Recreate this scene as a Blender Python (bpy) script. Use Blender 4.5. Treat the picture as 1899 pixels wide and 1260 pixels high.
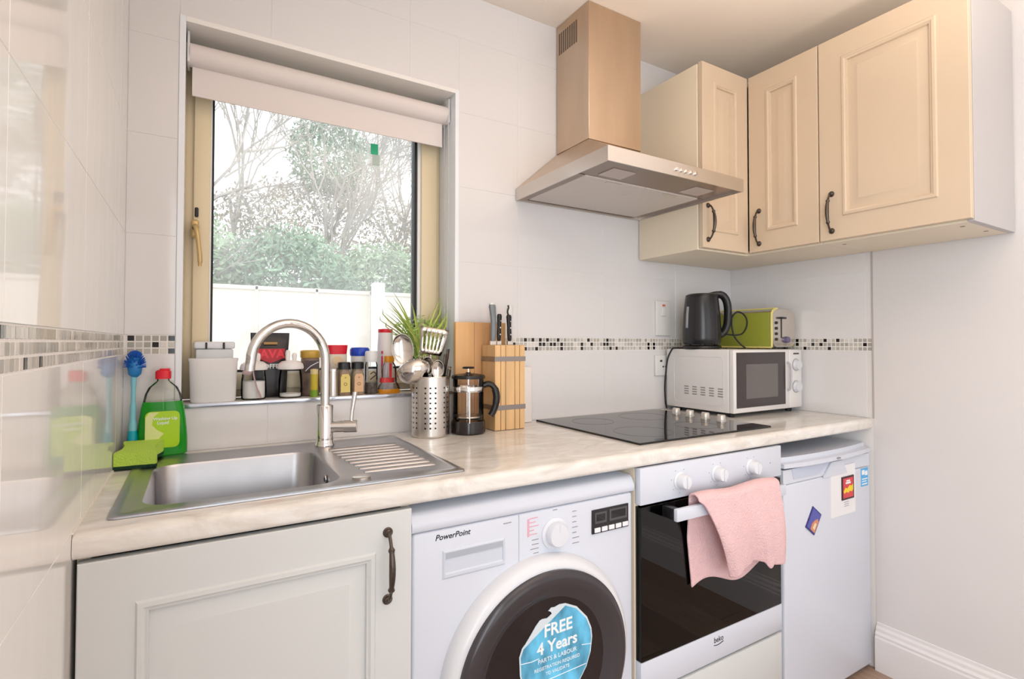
import bpy, bmesh, math, random
from mathutils import Vector, Matrix
random.seed(7)
S = bpy.context.scene
C = S.collection
for o in list(bpy.data.objects): bpy.data.objects.remove(o)

# ------------------------------------------------------------ camera, world, lights
F_PX, YAW, PITCH, ROLL = 975.76, 0.5429, 0.020, 0.0011
cam_d = bpy.data.cameras.new('camera'); cam = bpy.data.objects.new('camera', cam_d); C.objects.link(cam)
fw = Vector((math.sin(YAW)*math.cos(PITCH), math.cos(YAW)*math.cos(PITCH), math.sin(PITCH)))
rt = Vector((math.cos(YAW), -math.sin(YAW), 0)); up = rt.cross(fw)
r2 = rt*math.cos(ROLL)+up*math.sin(ROLL); u2 = -rt*math.sin(ROLL)+up*math.cos(ROLL)
M = Matrix.Identity(4)
for i in range(3): M[i][0], M[i][1], M[i][2] = r2[i], u2[i], -fw[i]
M.translation = Vector((0.1524, -1.5845, 1.189)); cam.matrix_world = M
cam_d.sensor_width = 36; cam_d.lens = 36*F_PX/1899
cam_d.shift_x = -4.33/1899; cam_d.shift_y = -14.1/1899
cam_d.clip_start = 0.02; cam_d.clip_end = 200
S.camera = cam
S.view_settings.view_transform = 'Standard'; S.view_settings.look = 'None'
S.view_settings.exposure = 0.15; S.view_settings.gamma = 1; S.view_settings.use_curve_mapping = False

w = bpy.data.worlds.new('world'); S.world = w; w.use_nodes = True
bg = w.node_tree.nodes['Background']; bg.inputs[0].default_value = (0.93, 0.97, 1.0, 1); bg.inputs[1].default_value = 2.35

def area(name, loc, rot, sx, sy, power, col):
    l = bpy.data.lights.new(name, 'AREA'); l.shape = 'RECTANGLE'; l.size = sx; l.size_y = sy; l.energy = power; l.color = col
    o = bpy.data.objects.new(name, l); C.objects.link(o); o.location = loc; o.rotation_euler = rot; return o
# added cool fill at the unseen far end of the room, standing in for daylight
area('daylight_rear_opening', (1.15, -3.72, 1.2), (math.radians(90), 0, 0), 1.9, 2.0, 15, (0.80, 0.91, 1.0))
# added fill panel by the left wall behind the camera; no window there
area('daylight_side_opening', (0.03, -2.35, 1.25), (0, math.radians(-90), 0), 1.6, 1.3, 30, (0.80, 0.91, 1.0))
# added unseen spot behind the camera, aimed up to brighten the ceiling
l2 = bpy.data.lights.new('uplighter', 'SPOT'); l2.energy = 102; l2.color = (1.0, 0.85, 0.71); l2.shadow_soft_size = 0.12; l2.spot_size = math.radians(118); l2.spot_blend = 0.5
l2o = bpy.data.objects.new('uplighter', l2); C.objects.link(l2o); l2o.location = (1.15, -1.80, 1.30); l2o.rotation_euler = (math.radians(176), 0, 0)

# ------------------------------------------------------------ helpers
def lin(c):
    return tuple((x/12.92 if x <= 0.04045 else ((x+0.055)/1.055)**2.4) for x in [v/255 for v in c])
MATS = {}
def pm(name, col, rough=0.5, metal=0.0, spec=0.5, noise=None, bump=None, trans=0, ior=1.45, aniso=None, coat=0):
    """col sRGB 0-255.  noise=(scale,amount,stretch)  bump=(scale,strength,stretch)"""
    if name in MATS: return MATS[name]
    m = bpy.data.materials.new(name); m.use_nodes = True; nt = m.node_tree; b = nt.nodes['Principled BSDF']
    c = lin(col); b.inputs['Base Color'].default_value = (*c, 1); b.inputs['Roughness'].default_value = rough
    b.inputs['Metallic'].default_value = metal; b.inputs['Specular IOR Level'].default_value = spec; b.inputs['IOR'].default_value = ior
    b.inputs['Transmission Weight'].default_value = trans; b.inputs['Coat Weight'].default_value = coat
    m.diffuse_color = (*c, 1)
    def nz(scale, stretch, det=3):
        tc = nt.nodes.new('ShaderNodeTexCoord'); mp = nt.nodes.new('ShaderNodeMapping'); mp.inputs['Scale'].default_value = stretch
        n = nt.nodes.new('ShaderNodeTexNoise'); n.inputs['Scale'].default_value = scale; n.inputs['Detail'].default_value = det
        nt.links.new(tc.outputs['Object'], mp.inputs[0]); nt.links.new(mp.outputs[0], n.inputs['Vector']); return n
    if noise:
        n = nz(noise[0], noise[2] if len(noise) > 2 else (1, 1, 1), 5)
        r = nt.nodes.new('ShaderNodeValToRGB'); r.color_ramp.elements[0].position = 0.3; r.color_ramp.elements[1].position = 0.7
        k = noise[1]
        r.color_ramp.elements[0].color = (*[max(0, x*(1-k)) for x in c], 1); r.color_ramp.elements[1].color = (*[min(1, x*(1+k)) for x in c], 1)
        nt.links.new(n.outputs[0], r.inputs[0]); nt.links.new(r.outputs[0], b.inputs['Base Color'])
    if bump:
        n = nz(bump[0], bump[2] if len(bump) > 2 else (1, 1, 1), 2)
        bp = nt.nodes.new('ShaderNodeBump'); bp.inputs['Strength'].default_value = bump[1]; bp.inputs['Distance'].default_value = 0.01
        nt.links.new(n.outputs[0], bp.inputs['Height']); nt.links.new(bp.outputs[0], b.inputs['Normal'])
    MATS[name] = m; return m
def thin_glass(name, tint=(1, 1, 1), haze=0.0, gloss=0.0, fres=1.45):
    if name in MATS: return MATS[name]
    m = bpy.data.materials.new(name); m.use_nodes = True; nt = m.node_tree; nt.nodes.clear()
    out = nt.nodes.new('ShaderNodeOutputMaterial'); tr = nt.nodes.new('ShaderNodeBsdfTransparent'); tr.inputs[0].default_value = (*tint, 1)
    gl = nt.nodes.new('ShaderNodeBsdfGlossy'); gl.inputs['Roughness'].default_value = 0.02
    fr = nt.nodes.new('ShaderNodeFresnel'); fr.inputs[0].default_value = fres
    mx = nt.nodes.new('ShaderNodeMixShader'); nt.links.new(fr.outputs[0], mx.inputs[0]); nt.links.new(tr.outputs[0], mx.inputs[1]); nt.links.new(gl.outputs[0], mx.inputs[2])
    last = mx
    if haze:
        tl = nt.nodes.new('ShaderNodeBsdfTranslucent'); tl.inputs[0].default_value = (0.92, 0.95, 0.96, 1)
        tc = nt.nodes.new('ShaderNodeTexCoord'); n = nt.nodes.new('ShaderNodeTexNoise'); n.inputs['Scale'].default_value = 3.2; n.inputs['Detail'].default_value = 4
        nt.links.new(tc.outputs['Object'], n.inputs['Vector'])
        mr = nt.nodes.new('ShaderNodeMapRange'); mr.inputs[1].default_value = 0.35; mr.inputs[2].default_value = 0.7; mr.inputs[3].default_value = haze*0.6; mr.inputs[4].default_value = haze*1.3
        nt.links.new(n.outputs[0], mr.inputs[0])
        m2 = nt.nodes.new('ShaderNodeMixShader'); nt.links.new(mr.outputs[0], m2.inputs[0]); nt.links.new(mx.outputs[0], m2.inputs[1]); nt.links.new(tl.outputs[0], m2.inputs[2]); last = m2
    nt.links.new(last.outputs[0], out.inputs[0]); MATS[name] = m; return m

ROOT = {}
def root_of(p):
    return ROOT.get(p.name, Vector((0, 0, 0)))
def link_mesh(name, me, parent=None, loc=None):
    o = bpy.data.objects.new(name, me); C.objects.link(o)
    if parent is not None: o.parent = parent; ROOT[o.name] = root_of(parent)
    if loc is not None: o.location = loc
    return o
def part(name, bm, mat, parent=None, smooth=False, label=None, kind=None, world=True):
    """bm is given in world coordinates, re-expressed relative to its thing's base."""
    me = bpy.data.meshes.new(name)
    if parent is not None and world: bmesh.ops.translate(bm, verts=bm.verts, vec=-root_of(parent))
    bmesh.ops.recalc_face_normals(bm, faces=bm.faces)
    bm.to_mesh(me); bm.free(); me.materials.append(mat)
    if smooth:
        me.polygons.foreach_set('use_smooth', [True]*len(me.polygons))
        try: me.set_sharp_from_angle(angle=math.radians(38))
        except Exception: pass
    o = link_mesh(name, me, parent)
    if label: o['label'] = label
    if kind: o['kind'] = kind
    return o
def tag(o, label, cat, group=None):
    o['label'] = label; o['category'] = cat
    if group: o['group'] = group
    return o
def thing(name, label, cat, loc=(0, 0, 0), group=None):
    o = bpy.data.objects.new(name, None); C.objects.link(o); o.empty_display_size = 0.05
    o.location = loc; ROOT[o.name] = Vector(loc); return tag(o, label, cat, group)
def struct(o): o['kind'] = 'structure'; return o
def sthing(name, loc=(0, 0, 0)):
    o = bpy.data.objects.new(name, None); C.objects.link(o); o.location = loc; ROOT[o.name] = Vector(loc); o['kind'] = 'structure'; return o
def BM(): return bmesh.new()
def bx(bm, x0, x1, y0, y1, z0, z1, bev=0, seg=2, M=None):
    n0 = len(bm.verts)
    r = bmesh.ops.create_cube(bm, size=1)
    vs = r['verts']
    for v in vs: v.co = Vector((x0+(v.co.x+.5)*(x1-x0), y0+(v.co.y+.5)*(y1-y0), z0+(v.co.z+.5)*(z1-z0)))
    if bev:
        es = list({e for v in vs for e in v.link_edges})
        rr = bmesh.ops.bevel(bm, geom=es, offset=bev, segments=seg, affect='EDGES', profile=0.5)
        vs = list({v for f in rr['faces'] for v in f.verts} | {v for v in vs if v.is_valid})
    if M is not None:
        for v in vs: v.co = M @ v.co
    return vs
def lathe(bm, prof, cx=0, cy=0, n=32, M=None, sx=1, sy=1, cap=True):
    """prof: list of (r,z)."""
    rings = []
    for r, z in prof:
        if r < 1e-6: rings.append([bm.verts.new((cx, cy, z))])
        else: rings.append([bm.verts.new((cx+r*sx*math.cos(2*math.pi*i/n), cy+r*sy*math.sin(2*math.pi*i/n), z)) for i in range(n)])
    for a, b in zip(rings, rings[1:]):
        for i in range(n):
            j = (i+1) % n
            if len(a) == 1 and len(b) == 1: continue
            if len(a) == 1: bm.faces.new((a[0], b[i], b[j]))
            elif len(b) == 1: bm.faces.new((a[i], a[j], b[0]))
            else: bm.faces.new((a[i], a[j], b[j], b[i]))
    if cap:
        if len(rings[0]) > 1: bm.faces.new(rings[0][::-1])
        if len(rings[-1]) > 1: bm.faces.new(rings[-1])
    vs = [v for r in rings for v in r]
    if M is not None:
        for v in vs: v.co = M @ v.co
    return vs
def tube(bm, pts, r, n=10, cap=True, flat=1.0):
    pts = [Vector(p) for p in pts]; rs = r if isinstance(r, (list, tuple)) else [r]*len(pts)
    rings = []; t0 = (pts[1]-pts[0]).normalized()
    u = t0.orthogonal().normalized()
    for i, p in enumerate(pts):
        a = pts[max(i-1, 0)]; b = pts[min(i+1, len(pts)-1)]; t = (b-a).normalized()
        u = (u - t*u.dot(t)).normalized(); v = t.cross(u)
        rings.append([bm.verts.new(p+(u*math.cos(2*math.pi*k/n)+v*math.sin(2*math.pi*k/n)*flat)*rs[i]) for k in range(n)])
    for a, b in zip(rings, rings[1:]):
        for k in range(n): bm.faces.new((a[k], a[(k+1) % n], b[(k+1) % n], b[k]))
    if cap: bm.faces.new(rings[0][::-1]); bm.faces.new(rings[-1])
def spline(pts, k=8):
    pts = [Vector(p) for p in pts]; P = [pts[0]*2-pts[1]]+pts+[pts[-1]*2-pts[-2]]; out = []
    for i in range(1, len(P)-2):
        for j in range(k):
            t = j/k; a, b, c, d = P[i-1], P[i], P[i+1], P[i+2]
            out.append(0.5*((2*b)+(c-a)*t+(2*a-5*b+4*c-d)*t*t+(3*b-a-3*c+d)*t**3))
    out.append(pts[-1]); return out
def prism(bm, poly, d0, d1, plane='xz', M=None):
    """poly of 2D points extruded between d0,d1 along the missing axis."""
    def P(a, b, d):
        return {'xz': (a, d, b), 'xy': (a, b, d), 'yz': (d, a, b)}[plane]
    A = [bm.verts.new(P(a, b, d0)) for a, b in poly]; B = [bm.verts.new(P(a, b, d1)) for a, b in poly]
    n = len(poly); bm.faces.new(A); bm.faces.new(B[::-1])
    for i in range(n): bm.faces.new((A[i], A[(i+1) % n], B[(i+1) % n], B[i]))
    if M is not None:
        for v in A+B: v.co = M @ v.co
def rrect(x0, x1, z0, z1, r, k=5):
    out = []
    for cx, cz, a0 in ((x1-r, z1-r, 0), (x0+r, z1-r, 90), (x0+r, z0+r, 180), (x1-r, z0+r, 270)):
        for i in range(k+1):
            a = math.radians(a0+90*i/k); out.append((cx+r*math.cos(a), cz+r*math.sin(a)))
    return out
def cylx(bm, p, axis, r, h, n=24, bev=0):
    """cylinder starting at p, going h along axis."""
    z = Vector(axis).normalized(); x = z.orthogonal().normalized(); y = z.cross(x)
    m = Matrix.Identity(4)
    for i in range(3): m[i][0], m[i][1], m[i][2] = x[i], y[i], z[i]
    m.translation = Vector(p)
    prof = [(r, 0), (r, h-bev), (r-bev, h)] if bev else [(r, 0), (r, h)]
    lathe(bm, prof, n=n, M=m)
FRONT = Matrix(((1, 0, 0, 0), (0, 0, -1, 0), (0, 1, 0, 0), (0, 0, 0, 1)))     # text facing -y
LEFTF = Matrix(((0, 0, -1, 0), (-1, 0, 0, 0), (0, 1, 0, 0), (0, 0, 0, 1)))    # text facing -x
def text(s, size, loc, mat, parent, basis=FRONT, name='lettering', shear=0, align='LEFT', bold=0, rot=0, sx=1):
    cu = bpy.data.curves.new('t', 'FONT'); cu.body = s; cu.size = size; cu.extrude = 0.0003; cu.shear = shear; cu.align_x = align; cu.offset = bold; cu.resolution_u = 3
    to = bpy.data.objects.new('t', cu); C.objects.link(to)
    bpy.context.view_layer.update()
    me = bpy.data.meshes.new_from_object(to.evaluated_get(bpy.context.evaluated_depsgraph_get()))
    bpy.data.objects.remove(to); bpy.data.curves.remove(cu)
    me.transform(Matrix.Translation(Vector(loc)-root_of(parent)) @ basis @ Matrix.Rotation(rot, 4, 'Z') @ Matrix.Diagonal((sx, 1, 1, 1)))
    me.name = name; me.materials.clear(); me.materials.append(mat)
    return link_mesh(name, me, parent)

# ------------------------------------------------------------ materials
TILE = pm('glossy_tile', (228, 225, 225), 0.07, spec=0.5, bump=(9, 0.018))
TILE_L = pm('glossy_tile_left', (243, 240, 237), 0.06, spec=0.6, bump=(12, 0.05, (1, 1, 0.35)))
GROUT = pm('grout', (240, 236, 233), 0.8)
PAINT = pm('wall_paint', (222, 218, 217), 0.6, noise=(2, 0.02))
CEIL = pm('ceiling_paint', (244, 234, 224), 0.7)
WHITE_EN = pm('white_enamel', (212, 216, 227), 0.22)
WHITE_PL = pm('white_plastic', (230, 228, 226), 0.35)
CREAM_UP = pm('cream_door', (214, 193, 168), 0.38, noise=(6, 0.015))  # warm lamp tint painted into the cream of the upper doors
CREAM_LO = pm('cream_door_lower', (212, 214, 214), 0.38)  # same cream with the cooler light low down painted in
CARC = pm('cabinet_carcass', (240, 226, 202), 0.4)
STEEL = pm('brushed_steel', (212, 206, 200), 0.28, 1.0, bump=(60, 0.02, (1, 1, 12)))
STEEL_H = pm('hood_steel', (205, 184, 162), 0.34, 1.0, noise=(5, 0.06, (3, 3, .6)))
CHROME = pm('chrome', (225, 222, 220), 0.08, 1.0)
SINKM = pm('sink_steel', (180, 180, 184), 0.31, 1.0, noise=(14, .05))
ALU = pm('filter_aluminium', (222, 214, 208), 0.55, 0.25, bump=(300, 0.15))
PEWTER = pm('pewter', (92, 84, 78), 0.35, 0.9)
BLACKG = pm('black_glass', (14, 13, 14), 0.03, spec=0.6)
BLACKP = pm('black_plastic', (28, 27, 28), 0.3)
DARKP = pm('dark_grey_plastic', (64, 60, 62), 0.28)
RUBBER = pm('black_rubber', (22, 24, 26), 0.5)
WOOD_L = pm('beech', (222, 182, 132), 0.45, noise=(7, 0.10, (5, 5, .6)))
WOOD_B = pm('board_wood', (224, 176, 122), 0.45, noise=(6, 0.12, (6, 6, .5)))
FRAMEM = pm('cream_window_frame', (232, 214, 180), 0.35)
PANE = thin_glass('window_pane', haze=0.16)
CLEAR = thin_glass('clear_glass', (0.97, 0.98, 0.98), fres=1.22)
REDP = pm('red_plastic', (222, 24, 48), 0.35)
BLUEP = pm('blue_plastic', (30, 70, 190), 0.35)
PRINTB = pm('black_print', (30, 28, 32), 0.5)
PRINTG = pm('grey_print', (150, 148, 152), 0.5)
PRINTW = pm('white_print', (240, 244, 246), 0.5)

# ------------------------------------------------------------ room shell
W, CH, YB = 2.2937, 2.364, -3.8
WX0, WX1, WZ0, WZ1 = 0.118, 0.880, 1.03, 2.018      # window opening
wb = BM()
for (a, b, c, d) in ((-0.3, WX0, -0.2, 2.7), (WX1, W+0.3, -0.2, 2.7), (WX0, WX1, -0.2, WZ0-0.012), (WX0, WX1, WZ1, 2.7)):
    bx(wb, a, b, 0.0004, 0.30, c, d)
wall_back = struct(part('wall_back', wb, GROUT))
b = BM(); bx(b, -0.3, -0.0004, YB-0.2, 0.0004, -0.2, 2.7); wall_left = struct(part('wall_left', b, GROUT))
b = BM(); bx(b, W+0.0004, W+0.3, YB-0.2, 0.0004, -0.2, 2.7); wall_right = struct(part('wall_right', b, GROUT))
b = BM(); bx(b, W-0.0005, W+0.004, YB, -0.603, 0, CH); part('painted_plaster', b, PAINT, wall_right)
b = BM(); bx(b, -0.3, W+0.3, YB-0.2, 0.3, CH, CH+0.1); struct(part('ceiling', b, CEIL))
b = BM()
bx(b, -0.004, 0.25, YB-0.1, YB, 0, CH); bx(b, 2.05, W, YB-0.1, YB, 0, CH); bx(b, 0.25, 2.05, YB-0.1, YB, 2.2, CH); bx(b, 0.25, 2.05, YB-0.1, YB-0.06, 0, 2.2)
struct(part('wall_front', b, pm('rear_wall_paint', (226, 214, 200), 0.7)))

# --- tiles
tile_cache = {}
def tile_mesh(w_, h_, mat, name='tile', t=0.0046, bv=0.0006):
    key = (round(w_, 4), round(h_, 4), mat.name, name)
    if key in tile_cache: return tile_cache[key]
    me = bpy.data.meshes.new(name)
    g = 0.0005; a, c = g, w_-g; e, f = g, h_-g
    vs = [(a, 0, e), (c, 0, e), (c, 0, f), (a, 0, f), (a, -t+bv, e), (c, -t+bv, e), (c, -t+bv, f), (a, -t+bv, f), (a+bv, -t, e+bv), (c-bv, -t, e+bv), (c-bv, -t, f-bv), (a+bv, -t, f-bv)]
    fs = [(4, 5, 9, 8), (5, 6, 10, 9), (6, 7, 11, 10), (7, 4, 8, 11), (8, 9, 10, 11), (0, 1, 5, 4), (1, 2, 6, 5), (2, 3, 7, 6), (3, 0, 4, 7)]
    me.from_pydata(vs, [], fs); me.materials.append(mat); tile_cache[key] = me; return me
def place(me, wall, u, v, side, name='tile'):
    o = link_mesh(name, me, wall)
    if side == 'back': o.location = (u, 0.004, v)
    elif side == 'left': o.location = (-0.004, -u, v); o.rotation_euler = (0, 0, math.pi/2)      # faces +x, runs toward +y
    else: o.location = (W+0.004, -u, v); o.rotation_euler = (0, 0, -math.pi/2)                   # faces -x, runs toward -y
    return o
def tile_rect(wall, u0, u1, v0, v1, side, mat):
    if u1-u0 < 0.004 or v1-v0 < 0.004: return
    me = tile_mesh(u1-u0, v1-v0, mat)
    place(me, wall, u1 if side == 'left' else u0, v0, side)
Z0, Z1 = 1.1583, 1.2063     # mosaic band
rows_up = [(Z1, 1.457), (1.457, 1.707), (1.707, 1.957), (1.957, 2.207), (2.207, CH)]
rows_dn = [(0.91, Z0)]
TR = 0.012
OX0, OX1, OZ0, OZ1 = WX0-TR, WX1+TR, WZ0-0.008, WZ1+TR
ub = [0, .32, .72, 1.12, 1.52, 1.92, W]
for v0, v1 in rows_dn+rows_up:
    for u0, u1 in zip(ub, ub[1:]):
        if u1 <= OX0 or u0 >= OX1 or v1 <= OZ0 or v0 >= OZ1: tile_rect(wall_back, u0, u1, v0, v1, 'back', TILE); continue
        tile_rect(wall_back, u0, max(u0, OX0), v0, v1, 'back', TILE); tile_rect(wall_back, min(u1, OX1), u1, v0, v1, 'back', TILE)
        a, c = max(u0, OX0), min(u1, OX1)
        if v0 < OZ0: tile_rect(wall_back, a, c, v0, OZ0, 'back', TILE)
        if v1 > OZ1: tile_rect(wall_back, a, c, OZ1, v1, 'back', TILE)
ur = [0, .182, .582, .600]
for v0, v1 in rows_dn+rows_up:
    for u0, u1 in zip(ur, ur[1:]): tile_rect(wall_right, u0, u1, v0, v1, 'right', TILE)
ul = [0, .13, .53, .93, 1.33, 1.73, 2.13, 2.53, 2.93, 3.33, 3.73]
for v0, v1 in [(0, .16), (.16, .41), (.41, .66), (.66, .91)]+rows_dn+rows_up:
    for u0, u1 in zip(ul, ul[1:]): tile_rect(wall_left, u0, u1, v0, v1, 'left', TILE_L)
# --- mosaic band: three rows of small glass squares
mos = [pm('mosaic_white', (222, 216, 208), 0.12), pm('mosaic_pale', (198, 193, 184), 0.1), pm('mosaic_grey', (172, 168, 160), 0.08), pm('mosaic_stone', (186, 178, 165), 0.1), pm('mosaic_black', (26, 20, 20), 0.08)]
mw_, mh = 0.0158, (Z1-Z0)/3
fixed = {(0, 2): 4, (5, 2): 4, (3, 1): 4, (5, 0): 4, (1, 2): 2, (0, 1): 2, (0, 0): 3, (1, 0): 3}
def mosaic(wall, u0, u1, side, dark=0.11, limit=300):
    n = int((u1-u0)/mw_); p = (u1-u0)/n
    rnd = random.Random(hash(side) % 7 if False else {'back': 3, 'left': 5, 'right': 9}[side]+int(u0*10))
    for i in range(n):
        for r in range(3):
            k = 4 if rnd.random() < dark else rnd.choice([0, 1, 1, 2, 2, 3])
            if side == 'back' and u0 < 0.1: k = fixed.get((i, r), k if k < 4 else 1)
            me = tile_mesh(p, mh, mos[k], 'mosaic_tile', t=0.0043, bv=0.0006)
            # visible grout gap
            u = u0+i*p
            place(me, wall, u+p if side == 'left' else u, Z0+r*mh, side, 'mosaic_tile')
def mosaic_mesh_gap():
    for key, me in list(tile_cache.items()):
        if key[3] == 'mosaic_tile':
            w_, h_ = key[0], key[1]
            for v in me.vertices:
                v.co.x = w_/2+(v.co.x-w_/2)*0.86; v.co.z = h_/2+(v.co.z-h_/2)*0.86
mosaic(wall_back, 0.006, OX0, 'back'); mosaic(wall_back, OX1, W, 'back', 0.16)
mosaic(wall_right, 0.0, 0.600, 'right', 0.16)
mosaic(wall_left, 0.0, 1.48, 'left', 0.03)
mosaic_mesh_gap()
b = BM(); bx(b, -0.0035, -0.001, YB, -1.48, Z0, Z1); part('mosaic_border', b, mos[1], wall_left)

# --- tile trims round the window opening and at the end of the right-hand tiles
b = BM()
TRM = pm('polished_trim', (214, 222, 232), 0.12, 0.7)
bx(b, WX0-TR, WX0+.002, -0.003, 0.131, WZ0+.001, WZ1+TR, 0.001); bx(b, WX1-.002, WX1+TR, -0.003, 0.131, WZ0+.001, WZ1+TR, 0.001)
struct(part('trim_1', b, pm('white_trim', (240, 243, 248), 0.15), None))
b = BM(); bx(b, WX0+.002, WX1-.002, -0.003, 0.131, WZ1-.002, WZ1+TR, 0.001); struct(part('trim_2', b, pm('white_reveal', (244, 240, 236), 0.3)))
b = BM(); bx(b, W-0.0025, W+0.003, -0.606, -0.600, 0.91, 1.527); struct(part('trim_3', b, pm('grey_trim', (186, 178, 172), 0.4)))
b = BM(); bx(b, 0.0002, 0.0032, -0.60, -0.005, 0.910, 0.9135); struct(part('trim_4', b, pm('sealant', (238, 232, 222), 0.3)))

# --- floor planks
floor = sthing('floor')
b = BM(); bx(b, -0.3, W+0.3, YB-0.2, 0.3, -0.12, -0.012); part('subfloor', b, pm('subfloor', (90, 75, 66), 0.8), floor)
FL = [pm('laminate_%s' % n, c, 0.35, noise=(9, 0.16, (9, .7, 1))) for n, c in (('a', (168, 140, 122)), ('b', (156, 130, 114)), ('c', (176, 150, 132)))]
pw = 0.19; x = 0.0; k = 0
pcache = {}
while x < W-0.001:
    wd = min(pw, W-x); y = YB-(k*0.41) % 1.2
    while y < 0:
        y0, y1 = max(y, YB), min(y+1.2, 0)
        if y1-y0 > 0.02:
            b = BM(); bx(b, x+.0006, x+wd-.0006, y0+.0006, y1-.0006, -0.012, 0.0, 0.0012, 1); part('floor_plank', b, FL[(k*2+int((y+9)*3)) % 3], floor)
        y += 1.2
    x += pw; k += 1
# --- skirting
b = BM()
prof = [(0, 0), (-0.018, 0), (-0.018, .118), (-0.015, .124), (-0.0155, .132), (-0.010, .140), (-0.009, .150), (-0.004, .158), (-0.003, .168), (0, .170)]
prism(b, [(W-0.0005+a, z) for a, z in prof], YB, -0.605, 'xz'); struct(part('baseboard_right', b, pm('skirting_gloss', (232, 228, 228), 0.25)))

# ------------------------------------------------------------ window
win = sthing('window_1', (0.499, 0.15, 1.03))
FY0, FY1 = 0.120, 0.185
def frame(x0, x1, z0, z1, wl, wr, wt, wbm, y0, y1, bev=0.004):
    b = BM(); bx(b, x0, x0+wl, y0, y1, z0, z1, bev); bx(b, x1-wr, x1, y0, y1, z0, z1, bev)
    bx(b, x0+wl-.002, x1-wr+.002, y0+.0005, y1, z1-wt, z1, bev); bx(b, x0+wl-.002, x1-wr+.002, y0+.0005, y1, z0, z0+wbm, bev); return b
part('window_frame', frame(WX0, WX1, WZ0, WZ1, .027, .022, .03, .03, FY0+.012, FY1+.03), FRAMEM, win, True)
sash = part('sash', frame(WX0+.022, WX1-.018, WZ0+.022, WZ1-.022, .040, .056, .05, .045, FY0-.006, FY1), FRAMEM, win, True)
part('glazing_bead', frame(WX0+.058, WX1-.070, WZ0+.062, WZ1-.068, .008, .014, .012, .010, FY0+.004, FY1-.02, .002), pm('white_bead', (235, 236, 236), .3), sash, True)
part('gasket', frame(WX0+.066, WX1-.084, WZ0+.072, WZ1-.080, .0055, .009, .008, .006, FY0+.012, FY1-.02, 0), RUBBER, sash)
b = BM(); bx(b, WX0+.068, WX1-.088, .150, .156, WZ0+.074, WZ1-.082); part('pane', b, PANE, win)
hd = BM()
bx(hd, .135, .154, .096, .112, 1.476, 1.526, .006, 3); tube(hd, spline([(.145, .098, 1.508), (.147, .080, 1.500), (.152, .074, 1.47), (.157, .076, 1.42), (.157, .078, 1.395)], 6), [.0065]*12+[.006]*10+[.0045]*3, 10)
BR = pm('brass_handle', (206, 176, 122), .3, .35)
wh = part('window_handle', hd, BR, win, True)
b = BM(); cylx(b, (.146, .097, 1.502), (0, -1, 0), .008, .008, 20, .001); part('key_barrel', b, pm('dark_bronze', (52, 42, 36), .3, .6), wh, True)
b = BM(); bx(b, .1435, .1525, .1085, .114, 1.535, 1.562, .003, 3); part('lock_button', b, BLACKP, sash, True)
b = BM(); bx(b, WX0, WX1, -0.004, 0.125, WZ0-.012, WZ0, .002); part('window_sill', b, pm('sill_gloss', (232, 228, 224), .12), win, True)
b = BM(); bx(b, WX0-TR, WX1+TR, -0.006, -0.0032, WZ0-.010, WZ0+.0005, .001); part('sill_edge_trim', b, pm('chrome_trim', (206, 212, 226), .15, .8), win, True)
b = BM(); bx(b, .640, .664, .1465, .1497, 1.815, 1.850); part('pane_sticker', b, pm('green_sticker', (60, 190, 140), .5), win)
b = BM(); bx(b, .645, .670, .1465, .1497, 1.780, 1.8145); part('pane_sticker', b, pm('pale_sticker', (190, 205, 195), .5), win)

# roller blind
bl = thing('roller_blind', 'white roller blind rolled almost fully up at the top of the window', 'blind', (.499, .07, 2.0))
b = BM(); cylx(b, (.128, .062, 1.960), (1, 0, 0), .030, .742, 32); part('blind_roll', b, pm('blind_fabric', (232, 222, 218), .7, bump=(400, .05)), bl, True)
b = BM(); bx(b, .134, .858, .0620, .0630, 1.858, 1.958); bx(b, .134, .858, .0600, .0650, 1.851, 1.860, .001); part('blind_fabric', b, MATS['blind_fabric'], bl)
for xx in (.122, .870):
    b = BM(); bx(b, xx, xx+.006, .035, .095, 1.93, 2.012, .002); bx(b, xx, xx+.006, .05, .075, 2.010, 2.017); part('bracket', b, WHITE_PL, bl, True)
b = BM(); bx(b, .118+.001, .124, .048, .064, 1.992, 2.012, .002); part('chain_stop', b, BLACKP, bl)
b = BM(); tube(b, spline([(.8675, .034, 1.962), (.8685, .030, 1.80), (.8690, .034, 1.45), (.8685, .040, 1.22), (.8690, .050, 1.19), (.8685, .058, 1.22), (.8690, .064, 1.45), (.8685, .066, 1.80), (.8675, .064, 1.96)], 6), .0014, 6); part('pull_chain', b, pm('chain', (206, 206, 204), .3), bl)

# ------------------------------------------------------------ outdoors
b = BM(); bx(b, -9, 14, .31, 3.2, -0.3, -0.02); struct(part('ground_outside', b, pm('ground', (150, 150, 140), .9, noise=(3, .2))))
b = BM()
prism(b, [(3.2, -.3), (3.2, .5), (5, 1.0), (9, 2.0), (16, 3.0), (16, -.3)], -12, 18, 'yz'); struct(part('bank_outside', b, pm('bank_soil', (120, 122, 96), .95, noise=(2, .3))))
FEN = pm('pale_fence_boards', (226, 216, 206), .7, noise=(5, .05))
fence = thing('garden_fence', 'pale panel fence with capped top running behind the garden outside the window', 'fence', (1, 3.0, 0))
bp = pm('fence_post', (216, 208, 200), .8)
xf = -2.6
while xf < 6:
    b = BM(); bx(b, xf+.004, xf+.446, 3.0, 3.022, .02, 1.60); part('fence_panel', b, FEN, fence)
    b = BM(); bx(b, xf-.012, xf+.012, 2.985, 3.03, .0, 1.635, .003); part('fence_post', b, bp, fence)
    xf += .45
b = BM(); bx(b, -2.6, 6, 2.985, 3.035, 1.60, 1.632, .004); part('cap_rail', b, bp, fence)
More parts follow.
